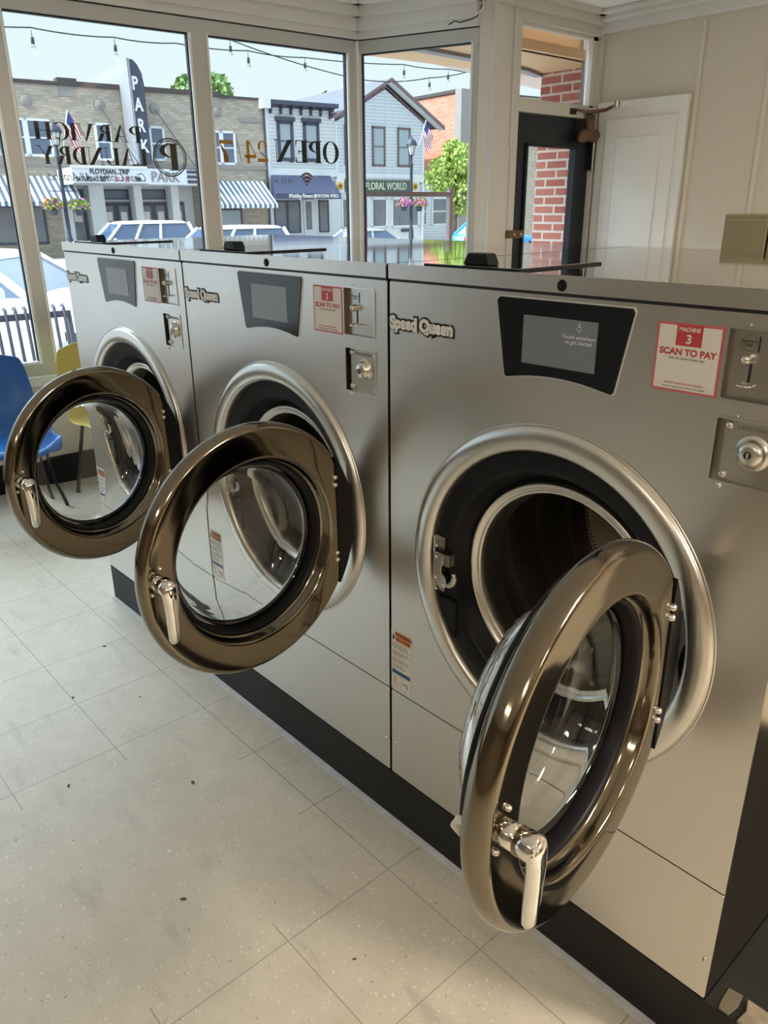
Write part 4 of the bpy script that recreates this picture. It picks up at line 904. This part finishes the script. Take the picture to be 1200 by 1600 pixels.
awning(19.9, 22.63, 2.72, 1.6, 19.7, 22.58, 1.68, 'stripes', 'blue and white striped awning right of the cinema marquee')
na = awning(23.12, 26.5, 3.04, 1.6, 22.5, 26.15, 2.16, 'navycloth', 'plain navy awning with white lettering on the narrow white shop', .24)
text('Wedding Flowers by', .26, 'logowhite', 'awning_lettering', na, (.05, -1.64, 1.97), .005, .004, shear=.3, sx=.72)
text('AVON FLORAL WORLD', .22, 'logowhite', 'awning_lettering', na, (1.45, -1.64, 1.98), .005, .004, sx=.62)
# marquee with its boards
mq = site('cinema_marquee', 'white cinema marquee with black and red letters over the entrance', 'marquee', 12.95)
MB().m('marquee').prism([(0, .05), (0, -2.4), (3.05, -2.4), (5.7, -1.9), (6.3, .05)], 2.5+zo, 3.12+zo).m('labelwhite').box(-.03, 3.1, -2.45, -2.38, 3.10+zo, 3.20+zo).m('stone').box(-.02, 3.07, -2.43, -2.39, 2.46+zo, 2.53+zo).build('marquee_box', mq)
text('FLOYDIAN  TRIP', .27, 'ink', 'marquee_lettering', mq, (.70, -2.42, 2.88+zo), .004, .006, sx=.82)
text('SATURDAY SEPT', .25, 'ink', 'marquee_lettering', mq, (.12, -2.42, 2.60+zo), .004, .006, sx=.72)
text('26 7:30', .25, 'flagred', 'marquee_lettering', mq, (1.72, -2.42, 2.60+zo), .004, .006, sx=.78)
text('PM', .25, 'ink', 'marquee_lettering', mq, (2.55, -2.42, 2.60+zo), .004, .006, sx=.78)
a_ = math.atan2(.5, 2.65)
text('PARK', .60, 'stone', 'marquee_name', mq, (3.25, -2.40, 2.60+zo), .01, .0, basis=Matrix.Rotation(a_, 4, 'Z') @ TXT, sx=.95)
q = MB().m('navytrim')
for zz in (2.56, 2.76, 2.96): q.add([(5.0, -2.06, zz+zo), (5.68, -1.93, zz+zo), (5.68, -1.93, zz+.13+zo), (5.0, -2.06, zz+.13+zo)], [(0, 1, 2, 3)])
q.build('marquee_side_board', mq)
# blade sign
bs_ = site('blade_sign', 'tall navy vertical cinema sign reading PARK above the marquee', 'sign', 16.05)
MB().m('navytrim').plate([(.10, 7.35+zo), (.28, 7.33+zo), (.45, 7.15+zo), (.60, 6.85+zo), (.66, 6.4+zo), (.66, 3.35+zo), (.06, 3.35+zo), (.04, 6.9+zo)], -1.3, -.1).build('sign_body', bs_)
MB().m('signgrey').plate([(-.02, 7.38+zo), (.10, 7.36+zo), (.10, 3.35+zo), (.02, 3.35+zo)], -1.38, -.1).build('sign_edge', bs_)
for i, ch in enumerate('PARK'): text(ch, .70, 'logowhite', 'sign_letter', bs_, (.12+.03*i, -1.33, 6.22-.80*i+zo), .02, .02, sx=.72)
# --- narrow white house with brackets
nh = site('white_shop', 'narrow white clapboard shop with dark bracketed cornice and dark trimmed windows', 'building', 22.95)
MB().m('sidingcream').box(0, 3.95, 0, 9, 3.0+zo, 6.05+zo).m('shopwhite').box(0, 3.95, .05, 9, 0, 3.0+zo).box(0, .18, -.05, .1, 0, 6.1+zo).box(0, 3.95, -.06, 0, 3.0+zo, 3.3+zo).build('wall', nh)
MB().m('navytrim').box(-.25, 3.95, -.45, .1, 6.15+zo, 6.34+zo).m('shopwhite').box(-.3, .12, -.5, .05, 5.95+zo, 6.36+zo).m('slate').box(0, 3.95, 0, 9, 6.05+zo, 6.16+zo).build('cornice', nh)
for i in range(7):
    x = .25+i*.56; MB().m('navytrim').box(x, x+.10, -.36, 0, 6.0+zo, 6.16+zo).box(x, x+.10, -.14, 0, 5.78+zo, 6.0+zo).build('bracket', nh)
for a, b_ in ((.72, 1.42), (2.18, 2.90)): win(nh, a-.1, b_+.1, 3.68, 5.5, 'navytrim', 0, .16, True, 'curtain')
for (a, b_) in ((.25, 1.0), (1.0, 1.75), (2.85, 3.45)): win(nh, a, b_, .3, 1.85, 'navytrim', .05, .06, gl='shopglass', split=False)
w = MB().m('shopwhite').box(1.95, 2.5, -.02, .05, 0, 1.9+zo).build('door', nh); MB().m('shopglass').box(2.05, 2.4, -.03, -.02, .9, 1.8+zo).build('pane', w)
MB().m('cardark').box(-.09, -.02, -.1, 0, 0, 6.0+zo).build('downpipe', nh)
# --- white gabled house
gh = site('gabled_house', 'white clapboard gabled flower shop with brown roof edge and two tall windows', 'building', 26.9)
MB().m('siding').plate([(0, 2.9+zo), (5.72, 2.9+zo), (5.72, 5.75+zo), (3.15, 7.25+zo), (0, 5.55+zo)], 0, 9).m('shopwhite').box(0, 5.72, .05, 9, 0, 2.9+zo).box(0, 5.72, -.08, 0, 2.78+zo, 3.2+zo).box(5.6, 5.74, -.04, .02, 0, 5.7+zo).box(0, .12, -.04, .02, 2.9+zo, 5.6+zo).build('wall', gh)
rf = MB().m('slate')
ax, az = 3.2, 7.72+zo; lx, lz = -.35, 5.78+zo; rx_, rz_ = 6.75, 5.62+zo
rf.plate([(lx, lz), (ax, az), (ax, az-.10), (lx, lz-.10)], -.5, 9.5).plate([(ax, az), (rx_, rz_), (rx_, rz_-.10), (ax, az-.10)], -.5, 9.5)
rf.build('roof', gh)
MB().m('maroon').plate([(lx, lz-.0), (ax, az+.02), (ax, az-.16), (lx, lz-.18)], -.56, -.5).plate([(ax, az+.02), (rx_, rz_), (rx_, rz_-.18), (ax, az-.16)], -.56, -.5).plate([(lx+.6, lz+.05), (ax, az-.32), (ax, az-.40), (lx+.6, lz-.03)], -.06, -.0).plate([(ax, az-.32), (rx_-1.0, rz_+.2), (rx_-1.0, rz_+.12), (ax, az-.40)], -.06, 0).build('gable_trim', gh)
MB().m('shopwhite').plate([(lx, lz-.1), (ax, az-.10), (ax, az-.18), (lx, lz-.18)], -.5, 0).plate([(ax, az-.10), (rx_, rz_-.1), (rx_, rz_-.18), (ax, az-.18)], -.5, 0).build('soffit_boards', gh)
for a, b_ in ((2.27, 3.12), (3.92, 4.78), (.55, 1.25)): win(gh, a, b_, 3.55, 5.48, 'maroon', 0, .10, False, 'curtain')
MB().m('signgreen').box(.5, 4.75, -.14, -.08, 2.28+zo, 2.86+zo).m('stone').box(.45, 4.8, -.16, -.1, 2.84+zo, 2.92+zo).build('shop_sign', gh)
text('AVON FLORAL WORLD', .50, 'signcream', 'sign_lettering', gh, (.60, -.15, 2.40+zo), .01, .008, sx=.72)
for a in (.12, 5.02):
    fl = MB().m('labelwhite').box(a-.22, a+.28, -.12, -.06, 2.24+zo, 2.9+zo).m('sunflower', True)
    for j in range(10): fl.ball((a+.03+.13*math.cos(j*.628), -.15, 2.56+zo+.13*math.sin(j*.628)), .07, 8, (1, .3, 1))
    fl.m('brown', True).ball((a+.03, -.18, 2.56+zo), .075, 10, (1, .4, 1)); fl.build('sunflower_panel', gh)
for a, b_ in ((.3, 1.0), (1.15, 1.85), (2.2, 3.25), (3.55, 5.45)): win(gh, a, b_, .45, 1.98, 'shopwhite', .05, .09, gl='shopglass', split=False)
MB().m('navytrim').box(2.1, 3.0, -.02, .04, .2+zo, .36+zo).box(4.2, 5.0, -.02, .04, .2+zo, .36+zo).build('vent_panel', gh)
an = site('low_annex', 'low grey clapboard annex behind the leafy street tree', 'building', 32.65, -.4)
MB().m('siding').box(0, 2.5, 0, 7, 0, 2.75+zo).m('slate').box(-.1, 2.6, -.2, 7, 2.75+zo, 2.9+zo).build('wall', an)
for a, b_ in ((.25, .55), (.9, 2.1)): win(an, a, b_, .5, 2.0, 'shopwhite', 0, .08, gl='shopglass')
# --- orange brick building
ob = site('orange_brick_building', 'tall orange brick side wall with a pale stone corner, right of the gabled house', 'building', 35.2)
MB().m('orangebrick').box(0, .3, 0, 16, 0, 7.45+zo).m('tanbrick').box(-.06, 12, -.12, 0, 0, 7.45+zo).m('stone').box(-.12, .5, -.2, .35, 0, 7.6+zo).box(.3, 12, 0, 16, 0, 7.3+zo).build('wall', ob)
MB().m('cap').box(-.1, 12, .3, 16, 7.45+zo, 7.62+zo).build('parapet_coping', ob)

# --- street lamps, baskets, flags
def lamp(u, v, ztop, label):
    t = site('street_lamp', label, 'street lamp', u, v, 'old style street lamps'); H = ztop-G
    MB().m('lampblack', True).lathe([(.20, 0), (.20, .12), (.13, .25), (.11, .9), (.075, 1.0), (.07, H-1.35), (.10, H-1.30), (.06, H-1.2), (.05, H-.92), (.11, H-.86)], 0, 0, 20, axis='Z').build('post', t)
    MB().m('lampglass').lathe([(.10, H-.84), (.20, H-.42)], 0, 0, 8, axis='Z').build('lantern_glass', t)
    q = MB().m('lampblack')
    for j in range(8):
        a = 2*PI*j/8; q.tube([(.11*math.cos(a), .11*math.sin(a), H-.86), (.21*math.cos(a), .21*math.sin(a), H-.41)], .012, 4)
    q.m('lampblack', True).lathe([(.27, H-.44), (.27, H-.38), (.20, H-.22), (.09, H-.15), (.05, H-.08), (.02, H), (.0001, H)], 0, 0, 16, axis='Z').build('lantern_cap', t)
    MB().m('lampblack').box(-.5, .5, -.015, .015, 2.62, 2.65).build('cross_arm', t)
    return t
lamp(11.98, 4.5, 4.62, 'old style street lamp in front of the tan brick building, seen through the first lettering')
lamp(28.45, 4.5, 4.70, 'old style street lamp before the white gabled house')
def basket(u, v, z, mains, label, seed):
    random.seed(seed)
    t = thing('flower_basket', label, 'flower basket', S(u, v, z-.28), RZ, 'hanging flower baskets')
    MB().m('cardark', True).lathe([(.12, -.02), (.20, .28), (.0001, .28)], 0, 0, 16, axis='Z').build('pot', t)
    b = MB()
    for i in range(260):
        a = random.uniform(0, 2*PI); e = random.uniform(-.3, 1.2); r = random.uniform(.22, .42)
        c = Vector((r*math.cos(a)*math.cos(e), r*math.sin(a)*math.cos(e), .30+r*.8*math.sin(e)))
        b.m(random.choice(mains)); s_ = random.uniform(.03, .06); n = Vector((random.uniform(-1, 1), random.uniform(-1, 1), random.uniform(-1, 1))).normalized(); q1 = n.orthogonal()*s_; q2 = n.cross(q1)
        b.add([c-q1, c+q2, c+q1, c-q2], [(0, 1, 2, 3)])
    b.build('flowers', t)
    MB().m('wire').tube([(0, 0, .28), (0, 0, .72)], .008, 4).build('hanger', t)
basket(11.52, 4.5, 1.62, ['leaf', 'leaf', 'purple', 'sunflower'], 'hanging basket of purple and green flowers, left side of the first street lamp', 1)
basket(12.48, 4.5, 1.60, ['leaf', 'leaf', 'leaf', 'purple'], 'hanging green flower basket, right side of the first street lamp', 2)
basket(28.0, 4.5, 1.62, ['pink', 'pink', 'leaf', 'purple'], 'hanging basket of pink flowers left of the lamp by the gabled house', 3)
basket(28.95, 4.5, 1.60, ['pink', 'leaf', 'pink'], 'hanging basket of pink flowers right of the lamp by the gabled house', 4)
def flag(u, v, z, label, lean=.35, L=1.35):
    t = thing('flag', label, 'flag', S(u, v, z), RZ, 'national flags on short poles')
    MB().m('labelwhite', True).tube([(0, 0, 0), (lean, 0, L)], .02, 6).build('flag_pole', t)
    # cloth hanging from the upper part of the pole: stripes run down the fall
    nU, nV = 13, 8; b = MB()
    def P_(i, j):
        a = i/nU; d = j/nV
        return (lean*(1-.45*a)+.42*d+.03*math.sin(a*9+d*3), .05*math.sin(d*7+a*4)-.02, L*(1-.45*a)-.95*d+.12*d*d-.1*a)
    for i in range(nU):
        for j in range(nV):
            b.m('flagblue' if (i < 7 and j < 3) else ('flagred' if i % 2 == 0 else 'flagwhite'), True)
            b.add([P_(i, j), P_(i+1, j), P_(i+1, j+1), P_(i, j+1)], [(0, 1, 2, 3)])
    o = b.build('flag_cloth', t)
flag(12.15, 4.7, 3.6, 'red white and blue flag on a leaning pole beside the first street lamp')
flag(28.75, 4.6, 4.05, 'red white and blue flag on a leaning pole beside the lamp by the gabled house', .5, 1.35)

# --- trees
def tree(name, label, u, v, cz, rx, rz, m, n, leaf, seed, trunk=True):
    random.seed(seed)
    t = site(name, label, 'tree', u, v)
    b = MB().m(m); blobs = []
    for i in range(14):
        a = random.uniform(0, 2*PI); e = random.uniform(-.9, 1.4); r = random.uniform(.35, .75)
        blobs.append((rx*r*math.cos(a)*math.cos(e), rx*r*math.sin(a)*math.cos(e), cz+zo+rz*r*math.sin(e), random.uniform(.35, .5)))
    for i in range(n):
        bx, by, bz, br = random.choice(blobs); d = Vector((random.gauss(0, 1), random.gauss(0, 1), random.gauss(0, 1))).normalized()*random.uniform(.7, 1.0)
        c = Vector((bx+d.x*br*rx, by+d.y*br*rx, bz+d.z*br*rz)); s_ = leaf*random.uniform(.6, 1.3)
        nn = Vector((random.uniform(-1, 1), random.uniform(-1, 1), random.uniform(-.4, 1))).normalized(); q1 = nn.orthogonal()*s_; q2 = nn.cross(q1)*.6
        b.add([c-q1, c+q2, c+q1, c-q2], [(0, 1, 2, 3)])
    b.build('foliage', t)
    q = MB().m('bark', True).tube([(0, 0, 0), (.03, 0, (cz+zo)*.5), (0, .05, cz+zo)], [.10 if rx < 2.5 else .25, .08, .03], 8)
    for i in range(5):
        bx, by, bz, br = blobs[i]; q.tube([(0, 0, (cz+zo)*.55), (bx*.6, by*.6, bz*.9), (bx, by, bz)], [.05, .03, .01], 6)
    q.build('trunk', t)
    return t
tree('street_tree', 'bright leafy street tree in front of the low annex, right of the gabled house', 31.2, 4.6, 2.75, 1.75, 1.9, 'leaf', 5200, .085, 1)
tree('distant_tree', 'dark green treetop rising behind the tan brick building', 28.0, -20, 7.2, 3.0, 3.0, 'leafdark', 5000, .2, 2)
tree('distant_tree', 'small treetop showing above the slate roof of the gabled house', 41, -24, 8.0, 1.8, 2.1, 'leafdark', 1500, .2, 3)
tree('distant_tree', 'pointed treetop between the gable and the orange brick building', 50, -14, 8.6, 1.6, 2.4, 'leafdark', 1500, .2, 4)

# --- cars
def car(label, colour, loc, rz, L=4.6, Wd=1.84, H=1.5, suv=False, bk=.62):
    t = thing('car', label, 'car', loc, rz, 'parked cars'); hw = Wd/2; hl = L/2
    belt = bk*H; wf0 = hl-(.95 if suv else 1.25); wf1 = wf0-.62; wr1 = -hl+(.42 if suv else 1.15); wr0 = -hl+(.18 if suv else .55)
    st = [(-hl, .35, .40*H, .80), (-hl+.10, .25, .56*H, .92), (-hl+.5, .22, belt, .98), (-.3, .20, belt, 1.0), (wf0, .20, belt, .99), (hl-.75, .22, belt-.07, .96), (hl-.25, .24, belt-.17, .86), (hl, .32, .42*H, .72)]
    vs = []
    for (x, zb, zt, k) in st:
        w_ = hw*k
        vs += [(x, -w_*.90, zb), (x, -w_, zb+.18), (x, -w_, zt-.14), (x, -w_*.90, zt), (x, 0, zt+.03), (x, w_*.90, zt), (x, w_, zt-.14), (x, w_, zb+.18), (x, w_*.90, zb)]
    fs = [(i*9+j, (i+1)*9+j, (i+1)*9+j+1, i*9+j+1) for i in range(len(st)-1) for j in range(8)]+[(8, 7, 6, 5, 4, 3, 2, 1, 0), tuple(range((len(st)-1)*9, len(st)*9))]
    MB().m(colour, True).add(vs, fs).build('body', t, fix=True)
    wb, wt = hw*.88, hw*.68; zb, zt = belt-.01, H-.05
    P_ = {k: v for k, v in zip('abcdefgh', [(wr0, -wb, zb), (wf0, -wb, zb), (wf0, wb, zb), (wr0, wb, zb), (wr1, -wt, zt), (wf1, -wt, zt), (wf1, wt, zt), (wr1, wt, zt)])}
    vv = list(P_.values())
    MB().m('carglass').add(vv, [(0, 1, 5, 4), (1, 2, 6, 5), (2, 3, 7, 6), (3, 0, 4, 7)]).build('windows', t)
    r = MB().m(colour, True)
    rs = [(wr1-.06, .9, zt-.02), (wr1+.15, 1.03, zt+.035), ((wr1+wf1)/2, 1.06, zt+.06), (wf1-.12, 1.03, zt+.035), (wf1+.05, .92, zt-.015)]
    vs = []
    for (x, k, z) in rs: vs += [(x, -wt*k-.02, zt-.03), (x, -wt*k, z-.01), (x, -wt*.6, z+.02), (x, wt*.6, z+.02), (x, wt*k, z-.01), (x, wt*k+.02, zt-.03)]
    r.add(vs, [(i*6+j, (i+1)*6+j, (i+1)*6+j+1, i*6+j+1) for i in range(4) for j in range(5)]+[(5, 4, 3, 2, 1, 0), tuple(range(24, 30))]); r.build('roof', t, fix=True)
    p = MB().m(colour)
    for s_ in (-1, 1):
        p.tube([(wf0, s_*wb, zb), (wf1, s_*wt, zt)], .045, 6).tube([(wr0, s_*wb, zb), (wr1, s_*wt, zt)], .07, 6)
        for f in ((.42, .70) if suv else (.47,)):
            xb = wr0+(wf0-wr0)*f; xt = wr1+(wf1-wr1)*f; p.tube([(xb, s_*wb, zb), (xt, s_*wt, zt)], .05, 6)
    p.build('pillars', t)
    for sx_ in (hl-.85, -hl+.85):
        for s_ in (-1, 1):
            w = MB().m('tyre', True).lathe([(.0001, -.11), (.28, -.11), (.33, -.08), (.33, .08), (.28, .11), (.0001, .11)], sx_, .33, 24, cy=s_*(hw-.14)).build('wheel', t)
            MB().m('carsilver').lathe([(.0001, -.118), (.19, -.116)] if s_ < 0 else [(.19, .116), (.0001, .118)], sx_, .33, 16, cy=s_*(hw-.14)).build('hub', w)
    MB().m('labelwhite').box(hl-.12, hl-.03, -hw*.72, -hw*.42, .55, .68).box(hl-.12, hl-.03, hw*.42, hw*.72, .55, .68).build('headlight', t)
    MB().m('flagred').box(-hl+.0, -hl+.07, -hw*.8, -hw*.6, .6, .85).box(-hl, -hl+.07, hw*.6, hw*.8, .6, .85).build('tail_light', t)
    for s_ in (-1, 1): MB().m(colour, True).ball((wf0-.25, s_*(hw+.06), belt+.06), .10, 10, (.7, 1, .8)).build('mirror', t)
    return t
fz = math.atan2(.68, .73)
car('large white car parked nose towards the bench just outside the left window', 'carwhite', (-7.35, 1.67, -.30), fz, 4.7, 1.84, 1.40, False, .68)
car('white estate car across the street, seen above the far washing machine', 'carwhite', S(13.05, 9, -.56), RZ+PI, 4.35, 1.9, 1.69, True)
car('white car with dark tail glass, partly behind the second window post', 'carwhite', S(14.6, 13.2, -.52), RZ+PI, 4.4, 1.85, 1.52, True)
car('silver car with low rounded roof, left of the corner post', 'carsilver', S(18.0, 10, -.58), RZ, 4.0, 1.8, 1.28)
car('pale silver car directly behind the corner post', 'carsilver', S(22.4, 10, -.58), RZ, 4.3, 1.8, 1.30)
car('bright blue car seen between the handrail post and the column', 'carblue', S(29.0, 10, -.56), RZ, 4.4, 1.8, 1.46)
car('pale grey car at the far left edge under the striped awning', 'carsilver', S(7.4, 9.4, -.56), RZ, 4.6, 1.8, 1.5)
